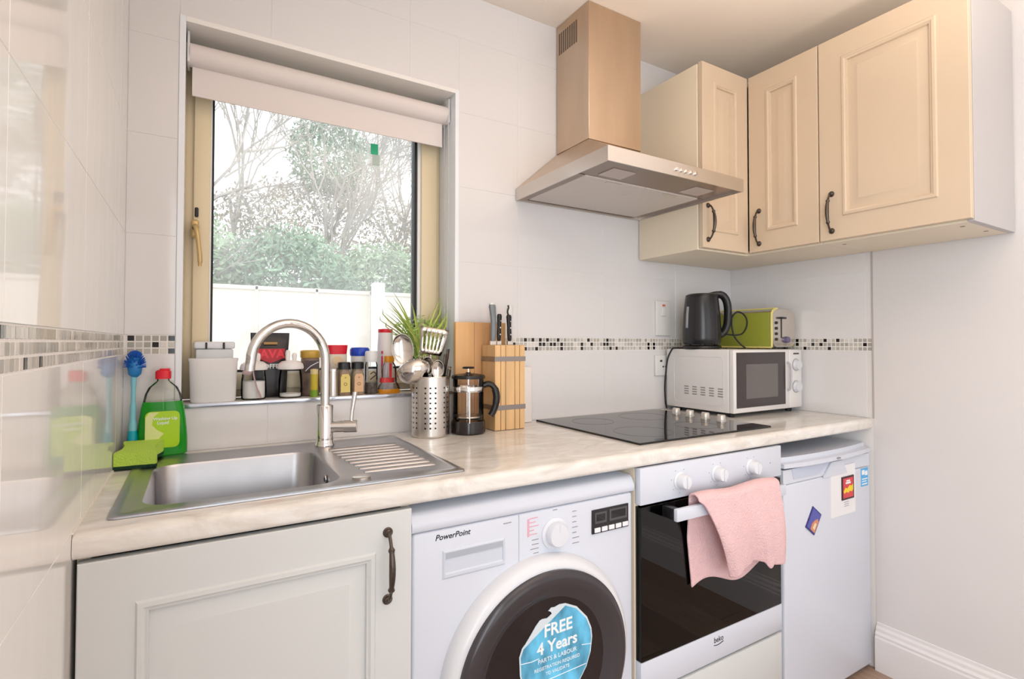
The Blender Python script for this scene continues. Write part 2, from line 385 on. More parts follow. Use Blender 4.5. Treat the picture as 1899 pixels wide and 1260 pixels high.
b = BM(); bx(b, 1.44, 1.535, 2.86, 2.95, -.02, 1.70, .006); tag(part('garden_post', b, pm('white_post', (240, 240, 240), .5)), 'tall white square post standing in front of the garden fence', 'post')

def leaf_mesh(name, mat, parent, centre, rad, n, size, rnd, kind='stuff'):
    vs, fs = [], []
    cx, cy, cz = centre
    for i in range(n):
        while True:
            p = Vector((rnd.uniform(-1, 1), rnd.uniform(-1, 1), rnd.uniform(-1, 1)))
            if p.length <= 1: break
        p = p.normalized()*(p.length**.45)*rnd.uniform(.75, 1.08)
        q = Vector((cx+p.x*rad[0], cy+p.y*rad[1], cz+p.z*rad[2]))
        a = Vector((rnd.uniform(-1, 1), rnd.uniform(-1, 1), rnd.uniform(-1, 1))).normalized(); c = a.orthogonal().normalized()
        s = size*rnd.uniform(.6, 1.3); k = len(vs)
        vs += [q-a*s, q+c*s*.5, q+a*s, q-c*s*.5]; fs.append((k, k+1, k+2, k+3))
    me = bpy.data.meshes.new(name); me.from_pydata([tuple(v-root_of(parent)) for v in vs], [], fs); me.materials.append(mat)
    o = link_mesh(name, me, parent); o['kind'] = kind; return o
def twigs(bm, p, d, L, r, depth, rnd, spread=.55, nk=(2, 3)):
    q = p+d*L; tube(bm, [p, (p+q)/2+Vector((rnd.uniform(-1, 1), rnd.uniform(-1, 1), rnd.uniform(-1, 1)))*L*.06, q], [r, r*.85, r*.68], 4, False)
    if depth == 0: return
    for _ in range(rnd.randint(*nk)):
        nd = (d+Vector((rnd.uniform(-1, 1), rnd.uniform(-1, 1), rnd.uniform(-.6, .9)))*spread).normalized()
        twigs(bm, p+d*L*rnd.uniform(.55, 1), nd, L*rnd.uniform(.62, .85), r*.62, depth-1, rnd, spread, nk)
BARK = pm('bare_bark', (172, 164, 158), .9)
ivy = [pm('ivy_dark', (128, 156, 128), .6, noise=(2, .3)), pm('ivy_mid', (150, 170, 138), .6, noise=(2, .3)), pm('ivy_pale', (168, 196, 156), .6, noise=(2, .3)), pm('twig_brown', (180, 170, 156), .8, noise=(2, .3))]
bush = [('ivy_bush', 'dark ivy clad bush behind the left of the garden fence', (1.0, 4.6, 1.7), (.75, .6, .75), 0, 5200),
        ('ivy_bush', 'mid green bush behind the middle of the garden fence', (2.2, 5.0, 1.75), (.8, .6, .7), 1, 5200),
        ('ivy_bush', 'pale green rounded bush low behind the white post', (2.85, 4.3, 1.72), (.62, .5, .52), 2, 4200),
        ('ivy_bush', 'brown twiggy shrub rising behind the ivy bushes', (1.9, 6.6, 2.9), (1.7, .7, .75), 3, 5500),
        ('ivy_bush', 'small ivy covered crown high in the bare trees left of centre', (1.75, 6.2, 3.85), (.6, .5, .6), 0, 2600),
        ('ivy_bush', 'grey green shrub at the far left edge of the window', (-.1, 4.4, 1.8), (.7, .6, .8), 1, 4200),
        ('ivy_bush', 'grey green shrub behind the right end of the fence', (4.1, 4.8, 1.75), (.8, .6, .6), 1, 4200)]
for i, (nm, lb, c, r, k, n) in enumerate(bush):
    rnd = random.Random(20+i); t = thing('shrub', lb, 'shrub', (c[0], c[1], 1.0), 'shrubs behind the fence')
    leaf_mesh('foliage', ivy[k], t, c, r, int(n*1.5), .036, rnd)
    b = BM()
    for j in range(7):
        a = rnd.uniform(0, 6.28); twigs(b, Vector((c[0], c[1], 1.0 if c[2] < 3.5 else 2.6)), Vector((math.cos(a)*.4, math.sin(a)*.3, 1)).normalized(), r[2]*.8, .018, 3, rnd)
    part('stems', b, BARK, t)
trees = [('bare tree with forked grey branches at the left of the window view', (.7, 6.5), 1.9, -.1), ('bare tree leaning right in the middle of the window view', (2.0, 7.2), 2.0, .15),
         ('slender bare tree at the right of the window view', (3.5, 7.8), 1.9, -.2), ('low bare thicket tree near the left fence panels', (1.3, 5.6), 1.2, .3), ('bare tree with dense twigs right of the centre', (2.9, 6.4), 1.3, -.2),
         ('bare tree partly hidden by the left window frame', (-.4, 6.0), 1.6, .25)]
for i, (lb, (tx, ty), L, lean) in enumerate(trees):
    rnd = random.Random(50+i); gz = 1+(ty-5)*.25; t = thing('bare_tree', lb, 'tree', (tx, ty, gz), 'bare trees beyond the fence')
    b = BM(); twigs(b, Vector((tx, ty, gz-.1)), Vector((lean, 0, 1)).normalized(), L, .042, 5 if i in (2, 4) else 6, rnd, .6, (2, 3) if i in (2, 4) else (2, 4)); part('branches', b, BARK, t)

# ------------------------------------------------------------ base run
def door_panel(bm, x0, x1, z0, z1, y, rail=.07, t=.02, M=None):
    """moulded panel door in the xz plane with its face at y, looking to -y."""
    prof = [(0, 0.0015), (.0015, 0), (rail, 0), (rail+.003, -.004), (rail+.010, -.0045), (rail+.014, -.001), (rail+.017, -.0005), (rail+.0185, .006), (rail+.021, .006), (rail+.040, .004), (rail+.048, .0005), (rail+.050, .0005)]
    rings = []
    for ins, d in prof:
        rings.append([bm.verts.new(p) for p in ((x0+ins, y+d, z0+ins), (x1-ins, y+d, z0+ins), (x1-ins, y+d, z1-ins), (x0+ins, y+d, z1-ins))])
    back = [bm.verts.new(p) for p in ((x0, y+t, z0), (x1, y+t, z0), (x1, y+t, z1), (x0, y+t, z1))]
    rings = [back]+rings
    for a, c in zip(rings, rings[1:]):
        for i in range(4): bm.faces.new((a[i], a[(i+1) % 4], c[(i+1) % 4], c[i]))
    bm.faces.new(rings[-1]); bm.faces.new(back[::-1])
    if M is not None:
        for r in rings:
            for v in r: v.co = M @ v.co
def bow_handle(bm, p, L, out, r=.0035):
    """p = bottom rosette on the door face, out = unit outward vector."""
    p = Vector(p); out = Vector(out); z = Vector((0, 0, 1))
    for q in (p, p+z*L):
        cylx(bm, q, out, .0095, .004, 20, .0015); cylx(bm, q+out*.004, out, .0065, .004, 16, .002)
    k = 24; pts = []; rs = []
    for i in range(k+1):
        t = i/k; s = math.sin(math.pi*t)**.55 if 0 < t < 1 else 0
        pts.append(p+z*(L*t)+out*(.006+.024*s)); e = abs(t-.5)
        rs.append(.0062*(1-(e/.3)**2*.35) if e < .27 else (.0066 if e < .31 else .0032))
    tube(bm, pts, rs, 12)
base = thing('sink_base_cabinet', 'cream base cabinet with one moulded door under the sink', 'cabinet', (.27, -.3, 0))
b = BM()
for q in ((.004, .020, -.575, -.02, .10, .866), (.500, .516, -.575, -.02, .10, .866), (.020, .500, -.575, -.02, .10, .116), (.020, .500, -.035, -.02, .116, .866)): bx(b, *q)
part('carcass', b, CARC, base)
b = BM(); bx(b, .004, .516, -.545, -.53, .0, .10); part('plinth', b, CREAM_LO, base)
b = BM(); door_panel(b, .007, .515, .105, .865, -.598); d = part('door', b, CREAM_LO, base, True)
b = BM(); bow_handle(b, (.467, -.598, .702), .126, (0, -1, 0)); part('door_handle', b, PEWTER, d, True, label='dark pewter bow handle')

# worktop with a cut-out for the sink bowl
wt = thing('worktop', 'beige stone effect laminate worktop running the length of the back wall', 'worktop', (1.15, -.3, .87))
def stone():
    m = pm('stone_laminate', (214, 204, 192), .14, spec=.5); nt = m.node_tree; bs = nt.nodes['Principled BSDF']
    tc = nt.nodes.new('ShaderNodeTexCoord'); mp = nt.nodes.new('ShaderNodeMapping'); mp.inputs['Scale'].default_value = (2.2, 5, 5)
    n = nt.nodes.new('ShaderNodeTexNoise'); n.inputs['Scale'].default_value = 3.0; n.inputs['Detail'].default_value = 9; n.inputs['Roughness'].default_value = .62; n.inputs['Distortion'].default_value = 1.4
    r = nt.nodes.new('ShaderNodeValToRGB'); e = r.color_ramp.elements
    e[0].position = .32; e[0].color = (*lin((212, 205, 197)), 1); e[1].position = .68; e[1].color = (*lin((240, 238, 235)), 1)
    x = r.color_ramp.elements.new(.5); x.color = (*lin((229, 224, 218)), 1)
    nt.links.new(tc.outputs['Object'], mp.inputs[0]); nt.links.new(mp.outputs[0], n.inputs['Vector']); nt.links.new(n.outputs[0], r.inputs[0]); nt.links.new(r.outputs[0], bs.inputs['Base Color']); return m
STONE = stone()
b = BM(); rr = .010
def edge_prof(yb):
    pts = [(yb, .871), (-.588, .871)]
    for i in range(7):
        a = math.radians(-90-90*i/6); pts.append((-.590+rr*math.cos(a), .881+rr*math.sin(a)))
    for i in range(9):
        a = math.radians(180-90*i/8); pts.append((-.586+.014*math.cos(a), .896+.014*math.sin(a)))
    pts.append((yb, .910)); return pts
prism(b, edge_prof(-.515), 0.0012, W-.004, 'yz'); bx(b, .0012, .070, -.515, -.0045, .871, .910); bx(b, .640, W-.004, -.515, -.0045, .871, .910); bx(b, .070, .640, -.050, -.0045, .871, .910)
bmesh.ops.remove_doubles(b, verts=b.verts, dist=1e-5)
part('laminate_slab', b, STONE, wt, True)

# sink
sk = thing('kitchen_sink', 'stainless steel inset sink with one bowl and a ribbed drainer', 'sink', (.34, -.3, .91))
SX0, SX1, SY0, SY1 = .034, .655, -.552, -.050
b = BM()
BX0, BX1, BY0, BY1 = .074, .410, -.500, -.155
def ringv(bm, poly, z): return [bm.verts.new((a, c, z)) for a, c in poly]
NR = 8
outer = []
def rr4(x0, x1, y0, y1, r, k=NR): return rrect(x0, x1, y0, y1, r, k)
# deck as concentric loops : outer lip -> raised rim -> deck -> bowl
sp = [(rr4(SX0, SX1, SY0, SY1, .012), .9108), (rr4(SX0+.0005, SX1-.0005, SY0+.0005, SY1-.0005, .012), .9135), (rr4(SX0+.004, SX1-.004, SY0+.004, SY1-.004, .012), .9145),
      (rr4(SX0+.016, SX1-.016, SY0+.016, SY1-.016, .015), .9140), (rr4(SX0+.020, SX1-.020, SY0+.020, SY1-.020, .015), .9118)]
rings = [ringv(b, p, z) for p, z in sp]
for a, c in zip(rings, rings[1:]):
    n = len(a)
    for i in range(n): b.faces.new((a[i], a[(i+1) % n], c[(i+1) % n], c[i]))
bowl = [(rr4(BX0-.006, BX1+.006, BY0-.006, BY1+.006, .052), .9118), (rr4(BX0, BX1, BY0, BY1, .048), .9105), (rr4(BX0+.003, BX1-.003, BY0+.003, BY1-.003, .047), .905), (rr4(BX0+.008, BX1-.008, BY0+.008, BY1-.008, .046), .80),
        (rr4(BX0+.014, BX1-.014, BY0+.014, BY1-.014, .044), .775), (rr4(BX0+.030, BX1-.030, BY0+.030, BY1-.030, .035), .763), (rr4(BX0+.12, BX1-.12, BY0+.12, BY1-.12, .03), .760)]
br = [ringv(b, p, z) for p, z in bowl]
for a, c in zip(br, br[1:]):
    n = len(a)
    for i in range(n): b.faces.new((a[i], a[(i+1) % n], c[(i+1) % n], c[i]))
b.faces.new(br[-1])
# connect deck inner loop to bowl loop by fill
es = []
def loop_edges(r): 
    out = []
    for i in range(len(r)):
        e = b.edges.get((r[i], r[(i+1) % len(r)])); out.append(e)
    return out
bmesh.ops.triangle_fill(b, use_beauty=True, edges=loop_edges(rings[-1])+loop_edges(br[0]))
part('sink_deck', b, SINKM, sk, True)
b = BM()
for i in range(9):       # drainer ribs fan across the deck
    y = -.185-.034*i; x0 = .445+.002*i; x1 = .618-.0*i
    lathe_pts = spline([(x0, y, .9112), (x0+.012, y, .9124), ((x0+x1)/2, y-.004, .9128), (x1-.012, y-.008, .9124), (x1, y-.008, .9112)], 3)
    tube(b, lathe_pts, .0060, 8, True, .35)
part('drainer_ribs', b, SINKM, sk, True, kind='stuff')
b = BM(); lathe(b, [(.0185, .9118), (.0185, .9150), (.0165, .9163), (.006, .9168), (0, .9168)], .444, -.497, 28); part('tap_hole_cover', b, STEEL, sk, True)
b = BM(); cylx(b, (BX1-.0062, -.345, .880), (-1, 0, 0), .011, .002, 20); part('overflow_plate', b, CHROME, sk, True)
b = BM(); cylx(b, (BX1-.0083, -.345, .880), (-1, 0, 0), .005, .0006, 12); part('overflow_hole', b, BLACKP, sk)
b = BM(); lathe(b, [(.038, .7602), (.038, .763), (.03, .7625), (.028, .7605), (0, .7605)], .242, -.33, 28); part('plug_hole', b, CHROME, sk, True)

# tap
tx, ty = .449, -.109
tp = thing('kitchen_tap', 'chrome swan neck mixer tap standing behind the sink', 'tap', (tx, ty, .9125))
b = BM(); lathe(b, [(.0255, .9125), (.0255, .916), (.0232, .921), (.0222, .930), (.0215, 1.018), (.0200, 1.021), (.0135, 1.021)], tx, ty, 32); part('tap_body', b, CHROME, tp, True)
dv = Vector((-.182, -.030, 0)); R_ = dv.length/2; dn = dv.normalized(); zc = 1.142
pts = [Vector((tx, ty, 1.019)), Vector((tx, ty, 1.07)), Vector((tx, ty, 1.12))]
for i in range(19):
    a = math.pi*i/18; pts.append(Vector((tx, ty, zc))+dn*(R_-R_*math.cos(a))+Vector((0, 0, R_*math.sin(a)*1.04)))
e = pts[-1]; pts += [e+Vector((-.002, 0, -.012)), e+Vector((-.003, 0, -.024))]
b = BM(); tube(b, pts, .0122, 18); part('spout', b, CHROME, tp, True)
b = BM(); ax = Vector((.93, -.36, 0)).normalized(); cylx(b, Vector((tx, ty, .962))+ax*.017, ax, .0155, .033, 24); cylx(b, Vector((tx, ty, .962))+ax*.050, ax, .0168, .034, 24, .002); part('cartridge', b, CHROME, tp, True)
b = BM(); p0 = Vector((tx, ty, .972))+ax*.068; tube(b, [p0, p0+Vector((.002, 0, .03)), p0+Vector((.010, .0, .082))], [.0050, .0052, .0068], 12); part('lever', b, CHROME, tp, True)

# hob
hb = thing('ceramic_hob', 'black glass electric hob set in the worktop', 'hob', (1.48, -.28, .91))
b = BM(); bx(b, 1.183, 1.772, -.535, -.026, .9102, .9160, .0012); part('glass_top', b, BLACKG, hb)
ZR = pm('zone_print', (60, 58, 60), .15)
for (zx, zy, zr) in ((1.33, -.16, .072), (1.33, -.40, .090), (1.57, -.16, .090), (1.57, -.40, .072)):
    b = BM(); lathe(b, [(zr, .9161), (zr, .9163), (zr-.0018, .9163), (zr-.0018, .9161), (zr, .9161)], zx, zy, 48, cap=False); part('zone_ring', b, ZR, hb)
for i, (kx, ky) in enumerate(((1.722, -.180), (1.716, -.250), (1.712, -.322), (1.708, -.392))):
    b = BM(); lathe(b, [(.0165, .9162), (.0165, .921), (.0145, .923), (.0140, .937), (.0125, .939), (0, .939)], kx, ky, 24); bx(b, kx-.0025, kx+.0025, ky-.013, ky+.013, .938, .9405, .0008)
    part('control_knob', b, pm('silver_knob', (206, 200, 192), .3, .5), hb, True)

# ------------------------------------------------------------ washing machine
wm = thing('washing_machine', 'white front loading washing machine with blue sticker on its black door', 'washing machine', (.82, -.3, 0))
b = BM(); bx(b, .521, 1.112, -.555, -.03, .012, .808, .006); part('casing', b, WHITE_EN, wm, True)
b = BM(); bx(b, .522, 1.111, -.582, -.554, .07, .8075, .008, 3); fp = part('front_panel', b, WHITE_EN, wm, True)
b = BM(); prism(b, [(-.03, .810), (-.583, .810), (-.586, .815), (-.586, .826), (-.578, .842), (-.570, .848), (-.03, .850)], .520, 1.113, 'yz'); part('top_lid', b, WHITE_EN, wm, True)
b = BM(); bx(b, .535, 1.100, -.560, -.545, .0, .07); part('kick_plate', b, WHITE_EN, wm)
# drawer recess
b = BM()
x0, x1, z0, z1 = .592, .728, .714, .758; n = 6
o_ = [(x0-.006, z0-.010), (x1+.006, z0-.010), (x1+.006, z1+.006), (x0-.006, z1+.006)]
i_ = [(x0, z0), (x1, z0), (x1, z1), (x0, z1)]
A = [b.verts.new((p, -.5822, q)) for p, q in o_]; B_ = [b.verts.new((p, -.5850, q)) for p, q in [(a+(.004 if i in (0, 3) else -.004), c+(.004 if i < 2 else -.004)) for i, (a, c) in enumerate(o_)]]; C_ = [b.verts.new((p, -.5850, q)) for p, q in i_]; D_ = [b.verts.new((p, -.5830, q+(0 if i > 1 else .003))) for i, (p, q) in enumerate(i_)]
for a, c in ((A, B_), (B_, C_), (C_, D_)):
    for i in range(4): b.faces.new((a[i], a[(i+1) % 4], c[(i+1) % 4], c[i]))
b.faces.new(D_); part('drawer_grip', b, pm('grip_shade', (206, 212, 224), .3), wm)
b = BM(); prism(b, [(x0, z1-.012), (x1, z1-.012), (x1, z1), (x0, z1)], -.5850, -.5832); part('grip_recess', b, pm('recess_grey', (172, 178, 190), .4), wm)
b = BM()
for q in ((.575, .7755, .7765), ):
    pass
bx(b, .7690, .7702, -.5828, -.5815, .655, .805); part('drawer_joint', b, pm('joint', (180, 184, 194), .5), wm)
dc = (.866, .748)
b = BM(); m = Matrix.Translation((dc[0], -.582, dc[1])) @ Matrix.Rotation(math.radians(90), 4, 'X')
lathe(b, [(.0355, 0), (.0355, .003), (.033, .004), (.0275, .0045), (.0265, .020), (.0245, .023), (0, .0235)], n=40, M=m); bx(b, dc[0]-.001, dc[0]+.001, -.6062, -.6052, dc[1]+.008, dc[1]+.024)
part('programme_dial', b, pm('dial_white', (222, 224, 232), .25), wm, True)
b = BM(); rnd = random.Random(2)
for i in range(7):
    zz = dc[1]+.040-.0125*i; ln = rnd.choice([.012, .016, .020]); bx(b, .918, .918+ln, -.5827, -.5818, zz, zz+.0016)
for i in range(4):
    zz = dc[1]-.006-.010*i; ln = rnd.choice([.014, .018, .022]); bx(b, .818-ln+.004, .822, -.5827, -.5818, zz, zz+.0016)
for (a, c, l) in ((.862, .800, .012), (.862, .699, .018), (.730, .792, .020)): bx(b, a, a+l, -.5827, -.5818, c, c+.0018)
part('programme_print', b, PRINTG, wm)
b = BM()
for i in range(5):
    zz = dc[1]+.043-.009*i; bx(b, .798, .798+[.022, .016, .024, .012, .020][i], -.5827, -.5818, zz, zz+.002)
bx(b, .792, .797, -.5827, -.5818, .752, .792)
part('programme_print', b, pm('pink_print', (226, 170, 184), .5), wm, label='pink programme print')
text('PowerPoint', .0165, (.570, -.5822, .786), PRINTB, wm, shear=.25, bold=.0002)
dp = BM(); bx(dp, .976, 1.094, -.5855, -.5815, .724, .782, .001, 1); dpo = part('display_panel', dp, pm('display_black', (36, 34, 38), .2), wm)
b = BM(); bx(b, .984, 1.021, -.5862, -.5852, .748, .775); part('display_window', b, pm('display_grey', (78, 76, 80), .15), dpo)
b = BM(); bx(b, 1.030, 1.088, -.5862, -.5852, .748, .777); part('display_window', b, MATS['display_grey'], dpo)
b = BM(); bx(b, .989, 1.016, -.5868, -.5860, .754, .770); bx(b, 1.036, 1.082, -.5868, -.5860, .754, .772); part('display_screen', b, BLACKG, dpo)
for i in range(5):
    b = BM(); bx(b, .982+.0225*i, 1.000+.0225*i, -.5885, -.5852, .7275, .7385, .0008, 1); part('button', b, pm('button_white', (236, 236, 240), .3), dpo)
# door
dcx, dcz = .825, .461
m = Matrix.Translation((dcx, -.580, dcz)) @ Matrix.Rotation(math.radians(90), 4, 'X')
b = BM(); lathe(b, [(.247, 0), (.247, .012), (.243, .024), (.236, .032), (.226, .037), (.2215, .037), (.220, .030)], n=96, M=m, cap=False); door = part('door_ring', b, pm('ring_white', (222, 223, 228), .22), wm, True)
b = BM(); lathe(b, [(.2215, .030), (.2215, .044), (.216, .050), (.206, .053), (.186, .049), (.172, .040), (.160, .034)], n=96, M=m, cap=False); part('door_bezel', b, pm('bezel_charcoal', (62, 58, 62), .2), door, True)
b = BM(); lathe(b, [(.1615, .034), (.155, .0335), (.10, .0325), (0, .032)], n=72, M=m); part('door_glass', b, pm('door_glass_dark', (34, 29, 31), .08), door, True)
b = BM()
pol = [(.8726, .5997), (.9042, .5848), (.9342, .5535), (.947, .525), (.9494, .5038), (.9447, .4711), (.932, .4401), (.910, .412), (.880, .392), (.846, .384), (.812, .388), (.782, .405), (.762, .436), (.7515, .475), (.7498, .5152), (.757, .532), (.765, .5385), (.776, .551), (.7914, .5691), (.802, .579), (.8095, .5809), (.822, .5795), (.8348, .5857), (.832, .591), (.8255, .5943), (.833, .6000), (.8418, .5986), (.856, .6015)]
prism(b, pol, -.6165, -.6152); stk = part('warranty_sticker', b, pm('sticker_white', (214, 224, 232), .35), door)
b = BM()
cxs, czs = .855, .490
prism(b, [(cxs+(p-cxs)*.965, czs+(q-czs)*.965-.001) for p, q in pol if not (.752 < p < .857 and q > .535)] , -.6170, -.6160)
st = pm('sticker_blue', (96, 178, 220), .35, noise=(16, .5, (1.6, 1, .8))); part('sticker_print', b, st, stk)
SW = PRINTW
text('FREE', .038, (.852, -.6171, .540), SW, stk, align='CENTER', bold=.0008, sx=1.0)
text('4 Years', .036, (.850, -.6171, .505), SW, stk, align='CENTER', bold=.0008, sx=1.0)
text('PARTS & LABOUR', .0135, (.850, -.6171, .486), SW, stk, align='CENTER')
text('REGISTRATION REQUIRED', .0105, (.850, -.6171, .470), SW, stk, align='CENTER')
text('TO VALIDATE', .0105, (.850, -.6171, .456), SW, stk, align='CENTER')
b = BM()
tube(b, [(.752, -.6172, .500), (.78, -.6174, .497), (.80, -.6172, .498)], .0009, 5); tube(b, [(.918, -.6172, .494), (.946, -.6174, .489)], .0009, 5); tube(b, [(.758, -.6172, .452), (.79, -.6174, .444), (.93, -.6172, .448)], .0009, 5)
part('sticker_print', b, SW, stk)

# ------------------------------------------------------------ oven housing + oven
oh = thing('oven_housing', 'cream cabinet panel below the built-in oven', 'cabinet', (1.42, -.3, 0))
b = BM()
for q in ((1.118, 1.132, -.58, -.02, .0, .866), (1.706, 1.720, -.58, -.02, .0, .866), (1.132, 1.706, -.56, -.02, .270, .284)): bx(b, *q)
part('carcass', b, CARC, oh)
b = BM(); bx(b, 1.121, 1.717, -.600, -.582, .105, .290, .002); part('drawer_front', b, CREAM_LO, oh, True)
b = BM(); bx(b, 1.121, 1.717, -.545, -.53, 0, .10); part('plinth', b, CREAM_LO, oh)
ov = thing('built_in_oven', 'white built-in oven with black glass door beneath the hob', 'oven', (1.42, -.3, .29))
b = BM(); bx(b, 1.1185, 1.7195, -.602, -.582, .774, .868, .003, 2); part('control_panel', b, WHITE_EN, ov, True)
for kx in (1.262, 1.412, 1.565):
    m = Matrix.Translation((kx, -.602, .820)) @ Matrix.Rotation(math.radians(90), 4, 'X')
    b = BM(); lathe(b, [(.0235, 0), (.0235, .003), (.0195, .006), (.0185, .024), (.0165, .027), (0, .0275)], n=32, M=m); bx(b, kx-.0035, kx+.0035, -.6335, -.628, .804, .836, .001)
    part('control_knob', b, pm('knob_white', (222, 224, 230), .25), ov, True)
b = BM()
for kx in (1.262, 1.412, 1.565):
    for a in range(30, 331, 50):
        an = math.radians(a+90); bx(b, kx+.032*math.cos(an)-.001, kx+.032*math.cos(an)+.001, -.6028, -.6018, .820+.032*math.sin(an)-.001, .820+.032*math.sin(an)+.001)
bx(b, 1.660, 1.663, -.6028, -.6018, .819, .822)
part('dial_print', b, PRINTG, ov)
b = BM(); 
for q in ((1.135, 1.150, .30, .765), (1.690, 1.704, .30, .765), (1.150, 1.690, .30, .315), (1.150, 1.690, .750, .765)): bx(b, q[0], q[1], -.555, -.08, q[2], q[3])
bx(b, 1.150, 1.690, -.095, -.08, .315, .750); part('oven_cavity', b, pm('cavity', (62, 50, 48), .5), ov)
b = BM()
for zz in (.60, .47):
    for yy in [ -.53+.035*i for i in range(13)]: tube(b, [(1.152, yy, zz), (1.688, yy, zz)], .0015, 5)
    for xx in (1.152, 1.3, 1.54, 1.688): tube(b, [(xx, -.54, zz), (xx, -.10, zz)], .002, 5)
part('wire_rack', b, CHROME, ov)
b = BM(); bx(b, 1.1225, 1.7175, -.5995, -.585, .378, .768, .001, 1); 
OG = thin_glass('oven_glass', (.16, .13, .125), fres=1.5)
odoor = part('door_glass', b, OG, ov)
b = BM()
for q in ((1.1225, 1.195, .378, .768), (1.648, 1.7175, .378, .768), (1.195, 1.648, .378, .405), (1.195, 1.648, .700, .768)): bx(b, q[0], q[1], -.5848, -.575, q[2], q[3])
part('door_border', b, pm('door_black', (16, 14, 15), .2), odoor)
b = BM(); bx(b, 1.1205, 1.7195, -.6005, -.575, .298, .3775, .003); part('door_lower_rail', b, WHITE_EN, ov, True)
text('beko', .0215, (1.398, -.6006, .349), PRINTB, ov, bold=.0002, sx=.95)
b = BM(); tube(b, spline([(1.398, -.6012, .343), (1.415, -.6012, .341), (1.438, -.6012, .3455)], 4), .0010, 5); part('logo_line', b, PRINTB, ov)
b = BM(); bx(b, 1.196, 1.664, -.652, -.640, .734, .766, .0025); hdl = part('door_handle', b, WHITE_EN, ov, True)
for xx in (1.197, 1.640): b = BM(); bx(b, xx, xx+.020, -.6400, -.5998, .735, .765, .002); part('handle_bracket', b, BLACKP, hdl, True)

# towel
TOW = pm('pink_towelling', (236, 198, 200), .9, spec=.2, noise=(30, .03), bump=(260, .5))
NU, NV = 70, 64
vs, fs = [], []
def lerp(a, c, t): return a+(c-a)*t
def towel_pt(u, v):
    """v 0 = bottom of the back flap, .42 = over the bar, 1 = bottom of the front flap."""
    f1 = math.sin(u*9.5+.6); f2 = math.sin(u*21+1.1)
    if v < .42:
        t = 1-v/.42                      # 0 at the bar, 1 at the bottom
        x = lerp(1.268+.36*u, 1.300+.33*u, t); zb = .520+.02*math.sin(u*7+.4)+.012*u
        z = lerp(.778, zb, t); y = lerp(-.628, -.6085, min(1, t*2.2))+.002*f1*t
        return (x, y, z)
    if v < .58:
        a = (v-.42)/.16*math.pi; x = lerp(1.268+.36*u, 1.262+.345*u, (v-.42)/.16)
        return (x, -.646+.019*math.cos(a), .778+.013*math.sin(a)+.004*f1*math.sin(a))
    t = (v-.58)/.42
    xl = lerp(1.270, 1.392, t**.8); xr = lerp(1.606, 1.640, t)
    if u < .12: pass
    x = lerp(xl, xr, u); 
    zb = .553+.022*math.sin(math.pi*min(u/.75, 1))*(1 if u < .75 else 0)-.010*max(0, (u-.75))/.25
    if .58 < u < .70: zb -= .014*math.sin((u-.58)/.12*math.pi)
    z = lerp(.778, zb, t)
    y = -.665-.010*t*f1-.004*t*f2-.010*math.sin(math.pi*t)
    if u < .12: y += .018*(1-u/.12)**2*(t)
    return (x, y, z)
for j in range(NV+1):
    for i in range(NU+1):
        vs.append(towel_pt(i/NU, j/NV))
for j in range(NV):
    for i in range(NU):
        a = j*(NU+1)+i; fs.append((a, a+1, a+NU+2, a+NU+1))
me = bpy.data.meshes.new('hand_towel'); me.from_pydata(vs, [], fs); me.materials.append(TOW); me.polygons.foreach_set('use_smooth', [True]*len(me.polygons))
tw = link_mesh('hand_towel', me); tag(tw, 'soft pink towel draped over the oven door handle', 'towel')
sm = tw.modifiers.new('thick', 'SOLIDIFY'); sm.thickness = .006; sm.offset = 0
ss = tw.modifiers.new('sub', 'SUBSURF'); ss.levels = 1; ss.render_levels = 1

# ------------------------------------------------------------ fridge
fr = thing('under_counter_fridge', 'white under-counter fridge standing against the right wall', 'fridge', (2.0, -.3, 0))
FX0, FX1, FYF = 1.738, 2.270, -.598
b = BM(); bx(b, FX0, FX1, -.545, -.04, .01, .790, .004); part('casing', b, WHITE_EN, fr, True)
b = BM(); bx(b, FX0, FX1, FYF, -.548, .022, .738, .007, 3); fd = part('door', b, WHITE_EN, fr, True)
b = BM(); prism(b, [(FX0, .740), (FX0+.08, .740), (FX0+.30, .740), (FX1, .740), (FX1, .785), (FX0, .785)], -.596, -.560); 
part('door_top_rail', b, WHITE_EN, fd, True)
b = BM()
prism(b, [(FX0+.045, .786), (FX0+.055, .752), (FX0+.20, .750), (FX0+.27, .786)], -.5975, -.5962); part('grip_recess', b, pm('fridge_grip', (196, 204, 222), .3), fd)
b = BM()
prism(b, [(FX0+.22, .735), (FX0+.27, .782), (FX0+.34, .782), (FX0+.37, .735)], -.602, -.5972); part('grip_bridge', b, WHITE_EN, fd)
b = BM(); n = 16
def bow(t): return -.600-.020*math.sin(math.pi*t)**.7
top = [(FX0-.001+(FX1-FX0+.002)*i/n, bow(i/n)) for i in range(n+1)]
prism(b, [(FX0-.001, -.04)]+[(a, c) for a, c in top]+[(FX1+.001, -.04)], .792, .806, 'xy')
fv = [(FX0, -.04)]+[(a, c+.022) for a, c in top]+[(FX1, -.04)]
prism(b, fv, .806, .822, 'xy'); part('lid', b, WHITE_EN, fr, True)
b = BM(); bx(b, 2.005, 2.022, -.6255, -.616, .797, .8025, .001); part('lid_mark', b, PRINTG, fr)
def flat_sheet(name, label, cat, x0, x1, z0, z1, mat, y=FYF, t=.0012, rot=0, group=None):
    cx, cz = (x0+x1)/2, (z0+z1)/2; o = thing(name, label, cat, (cx, y-t/2, cz), group)
    b = BM(); m = Matrix.Translation((cx, y-t/2, cz)) @ Matrix.Rotation(rot, 4, 'Y') @ Matrix.Translation((-cx, -(y-t/2), -cz))
    bx(b, x0, x1, y-t, y-.0001, z0, z1, M=m); part('sheet', b, mat, o); return o, m
